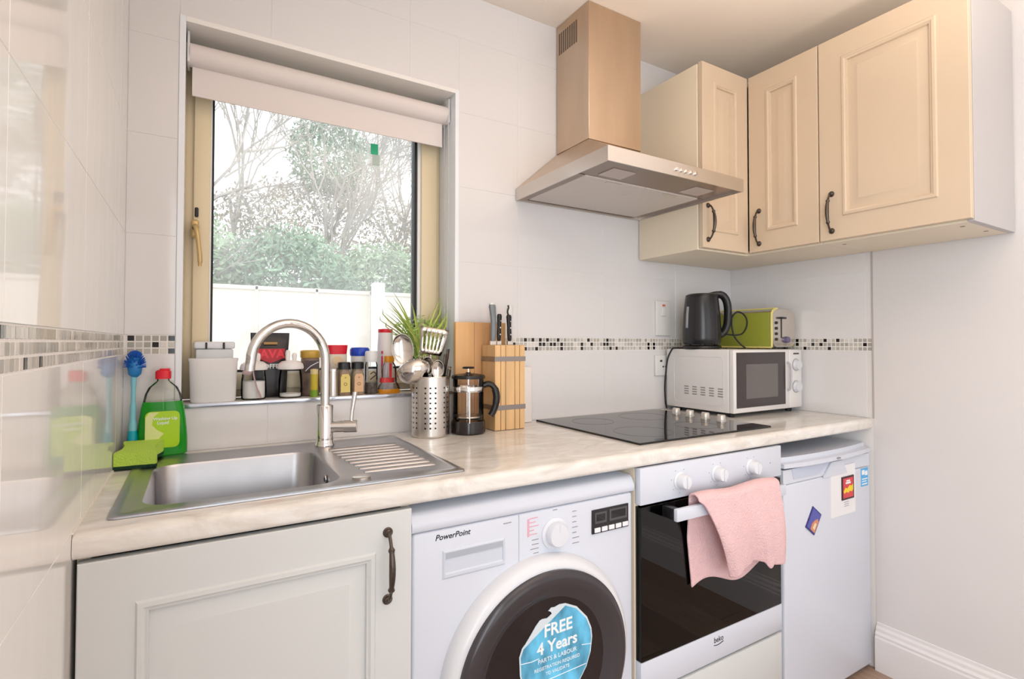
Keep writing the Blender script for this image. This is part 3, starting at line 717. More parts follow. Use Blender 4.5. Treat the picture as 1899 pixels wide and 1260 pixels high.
note, _ = flat_sheet('paper_note', 'white paper note held on the fridge door by the red magnet', 'note', 2.005, 2.165, .590, .762, pm('paper', (236, 234, 236), .7))
b = BM()
for i in range(3): bx(b, 2.090, 2.120, -.6000, -.5991, .632-.007*i, .6335-.007*i)
part('writing', b, PRINTG, note)
mg, _ = flat_sheet('fridge_magnet', 'red and yellow rectangular magnet pinning the paper note', 'magnet', 2.072, 2.150, .642, .722, pm('magnet_black', (60, 26, 34), .4), y=-.5994, t=.003)
b = BM(); bx(b, 2.078, 2.144, -.6028, -.6022, .648, .716); part('picture', b, pm('magnet_red', (214, 66, 74), .4), mg)
b = BM(); prism(b, [(2.080, .672), (2.092, .684), (2.104, .680), (2.120, .690), (2.134, .686), (2.142, .692), (2.142, .672), (2.132, .666), (2.122, .670), (2.110, .664), (2.098, .669), (2.084, .664)], -.6034, -.6026); part('picture', b, pm('magnet_yellow', (240, 210, 40), .4), mg)
b = BM(); bx(b, 2.094, 2.126, -.6034, -.6026, .696, .702); bx(b, 2.098, 2.122, -.6034, -.6026, .704, .709); part('picture', b, PRINTW, mg)
mg2, mm = flat_sheet('fridge_magnet', 'blue magnet hung corner down on the fridge door left of the note', 'magnet', 1.868, 1.928, .565, .640, pm('magnet_navy', (52, 52, 120), .4), t=.003, rot=math.radians(36))
b = BM(); bx(b, 1.872, 1.924, -.6016, -.6009, .570, .636, M=mm); part('picture', b, pm('magnet_blue', (84, 88, 170), .4), mg2)
b = BM(); prism(b, [(1.894, .571), (1.923, .571), (1.923, .612), (1.914, .618), (1.902, .606), (1.892, .590)], -.6022, -.6014, M=mm); part('picture', b, pm('magnet_orange', (214, 140, 100), .4), mg2)
b = BM(); prism(b, [(1.902, .580), (1.916, .578), (1.916, .600), (1.906, .600)], -.6028, -.6020, M=mm); part('picture', b, pm('magnet_cream', (238, 216, 180), .4), mg2)
st2, _ = flat_sheet('energy_sticker', 'small light blue sticker at the top right of the fridge door', 'sticker', 2.206, 2.256, .670, .735, pm('sticker_cyan', (90, 176, 232), .4), t=.0006)
b = BM()
for (a, c, e, f) in ((2.212, 2.230, .712, .728), (2.234, 2.250, .708, .724), (2.212, 2.250, .694, .698), (2.212, 2.244, .686, .689), (2.212, 2.248, .676, .680)): bx(b, a, c, -.5994, -.5985, e, f)
part('print', b, PRINTW, st2)

# ------------------------------------------------------------ wall cupboards and hood
CX, CZ0, CZ1, CD = 1.704, 1.527, 2.212, .335     # left side, bottom, top, depth with door
XR = 1.968                                        # face of the right-hand doors
def cup_L():
    t = thing('corner_wall_cupboard', 'cream L-shaped corner wall cupboard with two narrow doors right of the hood', 'cupboard', (2.1, -.3, CZ0))
    b = BM(); yf = -.300
    bx(b, CX, CX+.018, yf, -.004, CZ0, CZ1-.004, .001, 1); part('side_panel', b, CARC, t)
    b = BM(); prism(b, [(CX+.018, -.004), (W-.004, -.004), (W-.004, -.590), (XR+.022, -.590), (XR+.022, yf-.0), (CX+.018, yf)], CZ0, CZ0+.018, 'xy'); part('bottom_panel', b, CARC, t)
    b = BM(); prism(b, [(CX+.018, -.004), (W-.004, -.004), (W-.004, -.590), (XR+.022, -.590), (XR+.022, yf), (CX+.018, yf)], CZ1-.022, CZ1-.004, 'xy')
    part('top_panel', b, CARC, t)
    b = BM(); bx(b, CX+.018, W-.006, -.012, -.004, CZ0+.018, CZ1-.022); bx(b, W-.012, W-.004, -.59, -.012, CZ0+.018, CZ1-.022); part('back_panel', b, CARC, t)
    b = BM(); door_panel(b, CX+.004, XR-.001, CZ0+.006, CZ1, yf-.021, .062, .018); d = part('door', b, CREAM_UP, t, True)
    b = BM(); bow_handle(b, (CX+.030, yf-.021, CZ0+.036), .124, (0, -1, 0)); part('door_handle', b, PEWTER, d, True)
    rm = Matrix.Rotation(-math.pi/2, 4, 'Z')       # local (x,y) -> faces -x
    b = BM(); door_panel(b, .324, .588, CZ0+.006, CZ1, XR, .072, .018, M=rm)
    d = part('door', b, CREAM_UP, t, True)
    b = BM(); bow_handle(b, (XR, -.366, CZ0+.036), .124, (-1, 0, 0)); part('door_handle', b, PEWTER, d, True)
    return t
def cup_R():
    t = thing('wall_cupboard', 'cream wall cupboard with one wide door at the right end of the row', 'cupboard', (2.13, -.8, CZ0))
    b = BM(); bx(b, XR+.020, W-.004, -1.004, -.986, CZ0, CZ1, .001, 1); part('side_panel', b, pm('white_side', (190, 186, 186), .35), t)
    b = BM(); bx(b, XR+.022, W-.004, -.986, -.592, CZ0, CZ0+.018); bx(b, XR+.022, W-.004, -.986, -.592, CZ1-.022, CZ1-.004); bx(b, XR+.022, W-.004, -.610, -.592, CZ0+.018, CZ1-.022); part('carcass', b, CARC, t)
    b = BM(); bx(b, W-.012, W-.004, -.986, -.610, CZ0+.018, CZ1-.022); part('back_panel', b, CARC, t)
    rm = Matrix.Rotation(-math.pi/2, 4, 'Z')
    b = BM(); door_panel(b, .592, 1.002, CZ0+.006, CZ1, XR, .074, .018, M=rm)
    d = part('door', b, CREAM_UP, t, True)
    b = BM(); bow_handle(b, (XR, -.632, CZ0+.036), .124, (-1, 0, 0)); part('door_handle', b, PEWTER, d, True)
    b = BM()
    for (sx_, sy_) in ((2.05, -.955), (2.19, -.965), (2.05, -.63)): cylx(b, (sx_, sy_, CZ0), (0, 0, -1), .006, .0008, 12)
    part('screw_cap', b, pm('cap_brown', (140, 128, 116), .5), t)
cup_L(); cup_R()

hd_ = thing('cooker_hood', 'stainless steel chimney cooker hood above the hob', 'cooker hood', (1.41, -.24, 1.69))
HX0, HX1, HY, HZ0, HZ1 = 1.112, 1.701, -.490, 1.690, 1.732
b = BM(); t_ = .004
# lip: four walls
bx(b, HX0, HX1, HY, HY+t_, HZ0, HZ1); bx(b, HX0, HX0+t_, HY+t_, -.004, HZ0, HZ1); bx(b, HX1-t_, HX1, HY+t_, -.004, HZ0, HZ1); bx(b, HX0+t_, HX1-t_, -.010, -.004, HZ0, HZ1)
part('hood_lip', b, STEEL, hd_)
b = BM()
A = [b.verts.new(p) for p in ((HX0, HY, HZ1), (HX1, HY, HZ1), (HX1, -.004, HZ1), (HX0, -.004, HZ1))]
cx0, cx1, cy, cz = 1.288, 1.532, -.192, 1.882
B_ = [b.verts.new(p) for p in ((cx0-.002, cy-.002, cz), (cx1+.002, cy-.002, cz), (cx1+.002, -.004, cz), (cx0-.002, -.004, cz))]
for i in range(4): b.faces.new((A[i], A[(i+1) % 4], B_[(i+1) % 4], B_[i]))
b.faces.new(A[::-1]); b.faces.new(B_); part('canopy', b, STEEL_H, hd_)
b = BM(); bx(b, cx0, cx1, cy, -.004, cz+.003, CH-.001, .0015, 1); chm = part('chimney', b, STEEL_H, hd_, True)
b = BM(); bx(b, cx0+.004, cx1-.004, cy+.004, -.004, cz, cz+.004); part('chimney_gap', b, BLACKP, hd_)
b = BM()
for i in range(9):
    yy = -.020-.0125*i; bx(b, cx0-.0006, cx0+.0006, yy-.0075, yy, 2.250, 2.330)
part('vent_slot', b, pm('slot_dark', (120, 104, 90), .6, .5), chm)
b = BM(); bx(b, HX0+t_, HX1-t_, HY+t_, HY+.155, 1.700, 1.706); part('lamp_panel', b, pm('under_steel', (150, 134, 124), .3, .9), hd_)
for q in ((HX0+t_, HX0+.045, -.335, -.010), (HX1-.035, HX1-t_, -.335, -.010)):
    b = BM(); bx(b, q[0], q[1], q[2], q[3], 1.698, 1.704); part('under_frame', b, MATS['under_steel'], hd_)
for (a, c) in ((HX0+.046, 1.4125), (1.4145, HX1-.036)):
    b = BM(); bx(b, a, c, -.334, -.016, 1.6965, 1.704, .002, 1); fl = part('grease_filter', b, ALU, hd_)
    b = BM(); bx(b, (a+c)/2-.03, (a+c)/2+.03, -.325, -.310, 1.6945, 1.6968, .001, 1); part('filter_latch', b, STEEL, fl)
for lx in (1.235, 1.590):
    b = BM(); bx(b, lx-.045, lx+.045, -.425, -.355, 1.6975, 1.7005, .0012, 2); part('lamp_cover', b, pm('lamp_cover', (196, 182, 176), .3), hd_)
for i in range(5):
    b = BM(); cylx(b, (1.382+.021*i, HY, 1.711), (0, -1, 0), .0062, .005, 16, .001); part('button', b, CHROME, hd_, True)

# ------------------------------------------------------------ sockets
def plate(nm, lb, x0, x1, z0, z1):
    t = thing(nm, lb, 'socket', ((x0+x1)/2, 0, z0)); b = BM(); bx(b, x0, x1, -.011, 0, z0, z1, .003, 3); p = part('face_plate', b, WHITE_PL, t, True); return t
s1 = plate('cooker_switch', 'tall white cooker switch with red neon on the wall left of the kettle', 1.795, 1.880, 1.218, 1.364)
b = BM(); bx(b, 1.822, 1.850, -.017, -.0105, 1.300, 1.335, .003); part('rocker', b, WHITE_PL, s1, True)
b = BM(); bx(b, 1.830, 1.846, -.0135, -.0105, 1.312+.030, 1.350, .001); part('neon', b, pm('neon_red', (220, 110, 100), .3), s1)
s2 = plate('wall_socket', 'white wall socket behind the black cable left of the microwave', 1.790, 1.876, 1.050, 1.136)
b = BM()
for zz in (1.108, ): bx(b, 1.815, 1.827, -.0125, -.0105, zz, zz+.008)
bx(b, 1.829, 1.838, -.0118, -.0105, 1.085, 1.091); bx(b, 1.845, 1.854, -.0118, -.0105, 1.085, 1.091); part('pin_hole', b, DARKP, s2)

# ------------------------------------------------------------ microwave
MW_EN = pm('microwave_white', (228, 224, 222), .25)
mwv = thing('microwave', 'white microwave with dark glass door on the right end of the worktop', 'microwave', (2.06, -.18, .91))
MX0, MX1, MY, MZ0, MZ1 = 1.842, 2.276, -.345, .926, 1.163
b = BM(); bx(b, MX0, MX1, MY+.022, -.020, MZ0, MZ1, .005, 3); part('casing', b, MW_EN, mwv, True)
b = BM(); bx(b, MX0, 2.188, MY, MY+.021, MZ0+.001, MZ1-.001, .004, 3); md = part('door', b, MW_EN, mwv, True)
b = BM(); bx(b, MX0+.014, 2.160, MY-.0015, MY+.001, .946, 1.152); part('door_glass', b, pm('mw_dark', (66, 58, 58), .15), md)
b = BM(); bx(b, 1.912, 2.110, MY-.0022, MY-.0010, .978, 1.108, .0008, 1); part('door_window', b, pm('mw_window', (104, 98, 96), .12), md)
b = BM(); tube(b, spline([(2.176, MY+.001, 1.112), (2.176, MY-.013, 1.100), (2.176, MY-.016, 1.055), (2.176, MY-.013, 1.010), (2.176, MY+.001, .998)], 5), .0045, 8); part('door_handle', b, pm('handle_grey', (196, 194, 200), .3), md, True)
b = BM(); bx(b, 2.190, MX1, MY, MY+.021, MZ0+.001, MZ1-.001, .004, 3); mp_ = part('control_panel', b, MW_EN, mwv, True)
for zz in (1.100, 1.012):
    m = Matrix.Translation((2.234, MY, zz)) @ Matrix.Rotation(math.radians(90), 4, 'X')
    b = BM(); lathe(b, [(.0225, 0), (.0225, .003), (.0205, .005), (.0185, .016), (0, .0165)], n=28, M=m); k_ = part('control_knob', b, pm('mw_knob', (216, 216, 222), .3), mp_, True)
    b = BM(); lathe(b, [(.0250, .0003), (.0250, .0012), (.0238, .0012), (.0238, .0003), (.0250, .0003)], n=28, M=m, cap=False); part('knob_ring', b, PRINTG, mp_)
b = BM()
for i in range(6): bx(b, 2.218+.0065*i, 2.2225+.0065*i, MY-.0008, MY+.0002, 1.142, 1.148)
part('print', b, PRINTB, mp_)
b = BM()
for i in range(5):
    for j in range(4):
        yy = -.115-.040*i; zz = 1.014-.0095*j; bx(b, MX0-.0006, MX0+.0006, yy-.022, yy, zz-.0022, zz+.0022)
part('air_vent', b, pm('vent_grey', (150, 140, 138), .5), mwv)
b = BM()
pts = [(-q, z) for q, z in rrect(.062, .300, .950, 1.135, .02, 4)]
tube(b, [(MX0-.0002, y, z) for y, z in pts]+[(MX0-.0002, *pts[0])], .0011, 5); part('pressed_rib', b, MW_EN, mwv, True)
for (a, c) in ((MX0+.03, -.31), (MX1-.04, -.31), (MX0+.03, -.06), (MX1-.04, -.06)):
    b = BM(); lathe(b, [(.012, .9102), (.014, .9265)], a, c, 16); part('foot', b, BLACKP, mwv)

# kettle
kx, ky, kz = 1.912, -.145, MZ1
kt = thing('electric_kettle', 'black electric kettle on top of the microwave', 'kettle', (kx, ky, kz))
b = BM(); lathe(b, [(.074, kz), (.076, kz+.004), (.074, kz+.012), (.062, kz+.016), (0, kz+.016)], kx, ky, 40); part('power_base', b, BLACKP, kt, True)
b = BM(); lathe(b, [(.068, kz+.018), (.073, kz+.024), (.0755, kz+.045), (.0745, kz+.085), (.0715, kz+.14), (.067, kz+.185), (.0645, kz+.205), (.063, kz+.212)], kx, ky, 48); KB = pm('kettle_black', (36, 36, 38), .22); part('kettle_body', b, KB, kt, True)
b = BM(); lathe(b, [(.063, kz+.212), (.061, kz+.219), (.050, kz+.224), (0, kz+.226)], kx, ky, 40); part('kettle_lid', b, BLACKP, kt, True)
hd2 = Vector((.78, -.62, 0))   # handle direction
P = lambda o, z: Vector((kx, ky, kz+z))+hd2*o
b = BM(); tube(b, spline([P(.030, .216), P(.062, .222), P(.086, .214), P(.100, .185), P(.1025, .14), P(.098, .095), P(.084, .066), P(.066, .055)], 6), [.011]*8+[.0125]*30+[.0125]*5, 12, flat=1.3); part('kettle_handle', b, BLACKP, kt, True)
sd = Vector((-.98, .16, 0)).normalized()
b = BM(); tube(b, [Vector((kx, ky, kz+z_))+sd*r_ for z_, r_ in ((.085, .0745), (.11, .0735), (.14, .0715), (.17, .0688))], .0055, 8); part('water_gauge', b, pm('gauge', (150, 148, 152), .2), kt, True)
sp_ = Vector((.30, .95, 0)).normalized()
b = BM(); q = Vector((kx, ky, 0)); tri = [(q+sp_*.058+Vector((.02, .015, 0))), (q+sp_*.058-Vector((.02, .015, 0))), (q+sp_*.082)]
lo_ = [b.verts.new((p.x*.7+q.x*.3+ (sp_.x*.018), p.y*.7+q.y*.3+(sp_.y*.018), kz+.17)) for p in tri]; hi_ = [b.verts.new((p.x, p.y, kz+.214)) for p in tri]
b.faces.new(lo_); b.faces.new(hi_[::-1])
for i in range(3): b.faces.new((lo_[i], lo_[(i+1) % 3], hi_[(i+1) % 3], hi_[i]))
part('spout', b, KB, kt, True)
b = BM(); tube(b, spline([(kx-.040, ky+.060, kz+.005), (1.862, -.085, kz+.004), (1.843, -.060, kz+.0035), (1.826, -.060, kz-.010), (1.812, -.055, 1.12), (1.806, -.050, 1.06), (1.806, -.045, 1.0), (1.815, -.040, .945), (1.832, -.030, .917)], 8), .0034, 8)
tag(part('power_cable', b, RUBBER), 'black kettle cable drooping down the left side of the microwave', 'cable')
b = BM(); tube(b, spline([(1.962, -.222, 1.222), (1.985, -.250, 1.219), (2.018, -.256, 1.226), (2.044, -.257, 1.255), (2.044, -.256, 1.286), (2.020, -.252, 1.308), (1.992, -.248, 1.310), (1.972, -.244, 1.290), (1.966, -.246, 1.255), (1.972, -.252, 1.215), (1.988, -.266, 1.185), (2.004, -.280, kz+.004)], 8), .0032, 8)
tag(part('power_cable', b, RUBBER), 'black cable looped between the kettle and the green toaster', 'cable')

# toaster
TX0, TX1, TY0, TY1 = 2.110, 2.272, -.322, -.060
to = thing('toaster', 'green toaster with chrome end beside the kettle on the microwave', 'toaster', (2.19, -.19, kz))
tprof = rrect(TX0+.004, TX1-.004, kz+.010, kz+.158, .034, 6)
b = BM(); prism(b, tprof, TY0+.012, TY1-.012); part('toaster_shell', b, pm('toaster_chrome', (206, 196, 186), .18, .9), to, True)
b = BM(); prism(b, rrect(TX0+.002, TX1-.002, kz+.008, kz+.161, .036, 6), TY0, TY0+.012); part('end_panel', b, MATS['toaster_chrome'], to, True)
b = BM(); prism(b, rrect(TX0+.002, TX1-.002, kz+.008, kz+.161, .036, 6), TY1-.012, TY1); part('end_panel', b, MATS['toaster_chrome'], to, True)
GR = pm('toaster_green', (150, 156, 60), .3)
b = BM(); bx(b, TX0-.004, TX0+.006, TY0+.006, TY1-.006, kz+.010, kz+.148, .004, 3); part('side_panel', b, GR, to, True)
b = BM(); bx(b, TX1-.006, TX1+.004, TY0+.006, TY1-.006, kz+.010, kz+.148, .004, 3); part('side_panel', b, GR, to, True)
CRM = pm('toaster_cream', (226, 214, 128), .3)
b = BM()
pp = [(TX0-.003, kz+.008), (TX0-.003, kz+.130), (TX0+.002, kz+.148), (TX0+.014, kz+.159), (TX0+.034, kz+.1635)]
tube(b, spline([(x_, TY0-.001, z_) for x_, z_ in pp], 4), .0045, 8); tube(b, [(TX0+.022, TY0, kz+.1635), (TX0+.022, TY1, kz+.1635)], .0035, 8); tube(b, [(TX0-.003, TY0, kz+.0075), (TX0-.003, TY1, kz+.0075)], .004, 8)
part('cream_edge', b, CRM, to, True)
b = BM(); bx(b, TX0+.060, TX0+.068, TY0-.0008, TY0+.0008, kz+.045, kz+.128); part('lever_slot', b, BLACKP, to)
b = BM(); bx(b, TX0+.045, TX0+.083, TY0-.012, TY0, kz+.122, kz+.130, .002); part('lever', b, BLACKP, to, True)
b = BM()
for i in range(4):
    m = Matrix.Translation((TX0+.030, TY0, kz+.040+.022*i)) @ Matrix.Rotation(math.radians(90), 4, 'X'); lathe(b, [(.006, 0), (.006, .004), (0, .0045)], n=14, M=m)
part('button', b, BLACKP, to)
m = Matrix.Translation((TX0+.095, TY0, kz+.038)) @ Matrix.Rotation(math.radians(90), 4, 'X')
b = BM(); lathe(b, [(.014, 0), (.012, .012), (0, .013)], n=20, M=m); part('browning_dial', b, pm('dial_violet', (120, 112, 150), .2, .4), to, True)
b = BM(); bx(b, TX0+.040, TX0+.062, TY0+.03, TY1-.03, kz+.1575, kz+.1587); bx(b, TX0+.088, TX0+.110, TY0+.03, TY1-.03, kz+.1575, kz+.1587); part('bread_slot', b, BLACKP, to)
for (a, c) in ((TX0+.02, TY0+.03), (TX1-.02, TY0+.03), (TX0+.02, TY1-.03), (TX1-.02, TY1-.03)):
    b = BM(); lathe(b, [(.008, kz), (.009, kz+.011)], a, c, 12); part('foot', b, BLACKP, to)

# ------------------------------------------------------------ utensil pot and utensils
px_, py_ = .755, -.100
pot = thing('utensil_holder', 'perforated stainless steel utensil holder between the tap and the cafetiere', 'utensil holder', (px_, py_, .9105))
b = BM(); NS, NZ = 72, 36; r_ = .0565; h0, h1 = .9125, 1.087
grid = [[b.verts.new((px_+r_*math.cos(2*math.pi*i/NS), py_+r_*math.sin(2*math.pi*i/NS), h0+(h1-h0)*j/NZ)) for i in range(NS)] for j in range(NZ+1)]
for j in range(NZ):
    for i in range(NS):
        g = (i+2) % 12
        if g in (0, 3, 6) and 5 <= j <= 29 and (j-5) % 3 == 0: continue
        b.faces.new((grid[j][i], grid[j][(i+1) % NS], grid[j+1][(i+1) % NS], grid[j+1][i]))
pt = part('perforated_wall', b, STEEL, pot, True)
b = BM(); lathe(b, [(.0560, .9105), (.0572, .9125), (.0572, .916), (.054, .9175), (0, .9165)], px_, py_, 48); part('pot_base', b, STEEL, pot, True)
b = BM()
for i in range(49): pass
tube(b, [(px_+r_*math.cos(2*math.pi*i/48), py_+r_*math.sin(2*math.pi*i/48), h1) for i in range(49)], .0014, 6); part('rim', b, CHROME, pot, True)
b = BM(); lathe(b, [(.0548, .918), (.0550, 1.074)], px_, py_, 40, cap=False); part('inner_liner', b, pm('liner_dark', (34, 30, 30), .8, 0), pot, True)  # added dark sleeve standing in for the shade seen through the holes
# local frame facing the camera: t to the right, n away from camera
tv = Vector((.927, -.376, 0)); nv = Vector((.376, .927, 0))
def U(a, d, z): return Vector((px_, py_, 0))+tv*a+nv*d+Vector((0, 0, z))
def frameM(o, X, Z):
    X = X.normalized(); Z = (Z-X*Z.dot(X)).normalized(); Y = Z.cross(X); m = Matrix.Identity(4)
    for i in range(3): m[i][0], m[i][1], m[i][2] = X[i], Y[i], Z[i]
    m.translation = o; return m
def bowl_head(bm, m, rx, rz, depth, n=28, k=6, flip=1):
    rings = []
    for i in range(k+1):
        t = i/k; rings.append([m @ Vector((rx*math.sin(t*math.pi/2)*math.cos(a), depth*flip*math.cos(t*math.pi/2), rz*math.sin(t*math.pi/2)*math.sin(a))) for a in [2*math.pi*q/n for q in range(n)]])
    vv = [[bm.verts.new(p) for p in r] for r in rings[1:]]; c = bm.verts.new(m @ Vector((0, depth*flip, 0)))
    for i in range(n): bm.faces.new((c, vv[0][i], vv[0][(i+1) % n]))
    for a, e in zip(vv, vv[1:]):
        for i in range(n): bm.faces.new((a[i], a[(i+1) % n], e[(i+1) % n], e[i]))
UG = 'utensils in the steel holder'
USTEEL = pm('utensil_steel', (214, 208, 202), .14, 1.0)
def solid(o, t=.0012):
    s = o.modifiers.new('thick', 'SOLIDIFY'); s.thickness = t; s.offset = 0; return o
# ladle: bowl tipped outwards on the left, hanging over the rim
t = thing('ladle', 'steel ladle with its round bowl drooping left of the utensil holder', 'ladle', U(-.02, 0, .93), UG)
b = BM(); m = frameM(U(-.058, -.045, 1.100), Vector((.93, 0, .30)).normalized().x*tv+Vector((0, 0, .34)), Vector((0, 0, 1))+nv*.35)
X = (tv*.94+Vector((0, 0, .30))).normalized(); Zr = (nv*1.0+Vector((0, 0, .15)))
Yd = -nv*.80-Vector((0, 0, .55))-tv*.1; m = frameM(U(-.050, -.030, 1.106), X, X.cross(Yd))
bowl_head(b, m, .049, .040, .034, flip=1)
solid(part('ladle_bowl', b, USTEEL, t, True))
b = BM(); tube(b, spline([U(.014, .030, .925), U(.012, .020, 1.02), U(.004, .006, 1.105), U(-.004, -.004, 1.130)], 6), .0032, 8, flat=.6); part('ladle_handle', b, USTEEL, t, True)
# serving spoon
t = thing('serving_spoon', 'steel serving spoon with an oval bowl left of the plant', 'spoon', U(-.02, 0, .93), UG)
b = BM(); m = frameM(U(-.083, .006, 1.168), tv*.97+Vector((0, 0, .12)), Vector((0, 0, 1))-tv*.12)
bowl_head(b, m, .032, .047, .012, flip=1); solid(part('spoon_bowl', b, USTEEL, t, True))
b = BM(); tube(b, spline([U(.002, .000, .925), U(-.035, .002, 1.04), U(-.062, .004, 1.10), U(-.076, .008, 1.126)], 6), [.003]*12+[.0035]*7, 8, flat=.7); part('spoon_handle', b, USTEEL, t, True)
# slotted turner
t = thing('slotted_turner', 'steel slotted turner standing highest in the utensil holder', 'turner', U(.0, .01, .93), UG)
b = BM(); tm = frameM(U(.006, -.012, 1.192), tv*.98+nv*.12-Vector((0, 0, .16)), Vector((0, 0, 1))+tv*.10)
xs = [-.034, -.026, -.020, -.0145, -.0095, -.004, .001, .0065, .0115, .017, .022, .034]; zs = [-.040, -.026, .026, .040]
def tp3(x_, z_):
    k = 1-(.30*max(0, (-z_-.0)/.040)); return tm @ Vector((x_*k*1.25, -.004*math.cos(x_*40)+.06*x_*x_*10, z_))
gv = [[b.verts.new(tp3(x_, z_)) for x_ in xs] for z_ in zs]
for j in range(3):
    for i in range(len(xs)-1):
        if j == 1 and i in (1, 3, 5, 7, 9): continue
        b.faces.new((gv[j][i], gv[j][i+1], gv[j+1][i+1], gv[j+1][i]))
solid(part('turner_blade', b, USTEEL, t, True), .0016)
b = BM(); tube(b, spline([U(.010, .012, .925), U(.008, .004, 1.05), U(.003, -.006, 1.12), U(.001, -.011, 1.156)], 6), [.004]*12+[.006]*7, 8, flat=.5); part('turner_handle', b, USTEEL, t, True)
# further small pieces
def small(nm, lb, cat, top, bot, kind, mat, r=.0035):
    t = thing(nm, lb, cat, bot, UG); b = BM(); top = Vector(top); bot = Vector(bot); d = (top-bot).normalized()
    if kind == 'spoon':
        tube(b, [bot, bot.lerp(top, .5), top-d*.05], [r, r*.7, r*.9], 8, flat=.6); part('handle', b, mat, t, True)
        b = BM(); bowl_head(b, frameM(top-d*.026, tv, d), .018, .027, .007); solid(part('spoon_bowl', b, USTEEL, t, True))
    elif kind == 'fork':
        tube(b, [bot, bot.lerp(top, .55), top-d*.05], [r, r*.7, r*.9], 8, flat=.6); part('handle', b, mat, t, True)
        b = BM()
        for q in (-.009, -.003, .003, .009): tube(b, [top-d*.052+tv*q*.4, top-d*.038+tv*q, top+tv*q], .0015, 6)
        bx(b, -.009, .009, -.0012, .0012, -.006, .010, M=frameM(top-d*.045, tv, d)); part('tines', b, USTEEL, t, True)
    elif kind == 'whisk':
        tube(b, [bot, top-d*.075], r*1.4, 8); part('handle', b, mat, t, True); b = BM()
        for a in range(4):
            s = tv*math.cos(a*math.pi/4)+nv*math.sin(a*math.pi/4)
            tube(b, spline([top-d*.075+s*.003, top-d*.045+s*.016, top-d*.015+s*.017, top, top-d*.015-s*.017, top-d*.045-s*.016, top-d*.075-s*.003], 5), .0009, 5)
        part('wires', b, USTEEL, t)
    else:
        tube(b, [bot, bot.lerp(top, .6), top], [r, r*1.2, r*2.1], 8, flat=.55); part('handle', b, mat, t, True)
        b = BM(); tube(b, [top-d*.028, top+d*.004], [r*2.3, r*2.0], 10, flat=.55); part('end_cap', b, PEWTER if mat is not USTEEL else CHROME, t, True)
small('table_spoon', 'small steel spoon in front of the turner', 'spoon', U(-.010, -.030, 1.145), U(-.004, -.006, .925), 'spoon', USTEEL)
small('table_spoon', 'small steel spoon near the right rim of the holder', 'spoon', U(.022, -.034, 1.135), U(.010, -.010, .925), 'spoon', USTEEL)
small('table_fork', 'steel fork standing among the utensils', 'fork', U(-.026, -.020, 1.150), U(-.012, .006, .925), 'fork', USTEEL)
small('whisk', 'small wire whisk at the back of the utensil holder', 'whisk', U(-.018, .030, 1.175), U(-.006, .020, .925), 'whisk', USTEEL)
small('peeler', 'black handled peeler leaning right in the utensil holder', 'peeler', U(.044, -.008, 1.150), U(.012, .000, .925), 'stick', BLACKP, .004)
small('kitchen_tool', 'black handled tool leaning furthest right in the holder', 'utensil', U(.052, .012, 1.165), U(.020, .016, .925), 'stick', BLACKP, .0038)
small('wooden_stick', 'pale wooden handle poking out at the right rim', 'utensil', U(.056, -.004, 1.112), U(.030, -.012, .925), 'stick', WOOD_L, .0045)

# ------------------------------------------------------------ cafetiere
fx, fy = .872, -.117
cf = thing('cafetiere', 'glass cafetiere with black lid, handle and base beside the knife block', 'cafetiere', (fx, fy, .9105))
b = BM(); lathe(b, [(.050, .9105), (.053, .914), (.053, .944), (.050, .950), (.046, .946), (0, .946)], fx, fy, 40); part('base', b, pm('smoky_black', (40, 32, 30), .12), cf, True)
b = BM(); lathe(b, [(.0455, .948), (.0475, .955), (.0475, 1.078)], fx, fy, 40, cap=False); part('glass_beaker', b, thin_glass('smoked_glass', (.93, .89, .85)), cf, True)
b = BM(); lathe(b, [(.0485, 1.038), (.0490, 1.040), (.0490, 1.052), (.0485, 1.054)], fx, fy, 40, cap=False); part('steel_band', b, CHROME, cf, True)
b = BM(); lathe(b, [(.0515, 1.078), (.0525, 1.082), (.050, 1.088), (.030, 1.092), (.008, 1.094), (.007, 1.097), (0, 1.097)], fx, fy, 40); part('lid', b, BLACKP, cf, True)
b = BM(); tube(b, [(fx, fy, .952), (fx, fy, 1.110)], .0022, 8); part('plunger_rod', b, CHROME, cf)
b = BM(); lathe(b, [(0, 1.108), (.018, 1.108), (.019, 1.111), (.016, 1.114), (0, 1.115)], fx, fy, 24); part('plunger_knob', b, BLACKP, cf, True)
b = BM(); lathe(b, [(0, .960), (.044, .960), (.044, .964), (0, .964)], fx, fy, 32); part('plunger_disc', b, STEEL, cf, True)
hv = Vector((.93, -.36, 0)).normalized(); P = lambda o, z: Vector((fx, fy, z))+hv*o
b = BM(); tube(b, spline([P(.046, 1.056), P(.064, 1.060), P(.080, 1.050), P(.088, 1.025), P(.086, .998), P(.078, .975), P(.070, .962)], 6), [.0095]*14+[.012]*10+[.011]*13, 12, flat=.9); part('handle', b, BLACKP, cf, True)
b = BM()
for s in (1, -1): tube(b, [P(0, 1.046)+Vector((-hv.y, hv.x, 0))*.0495*s, P(0, .946)+Vector((-hv.y, hv.x, 0))*.0505*s], .0022, 6)
part('frame_strut', b, CHROME, cf)

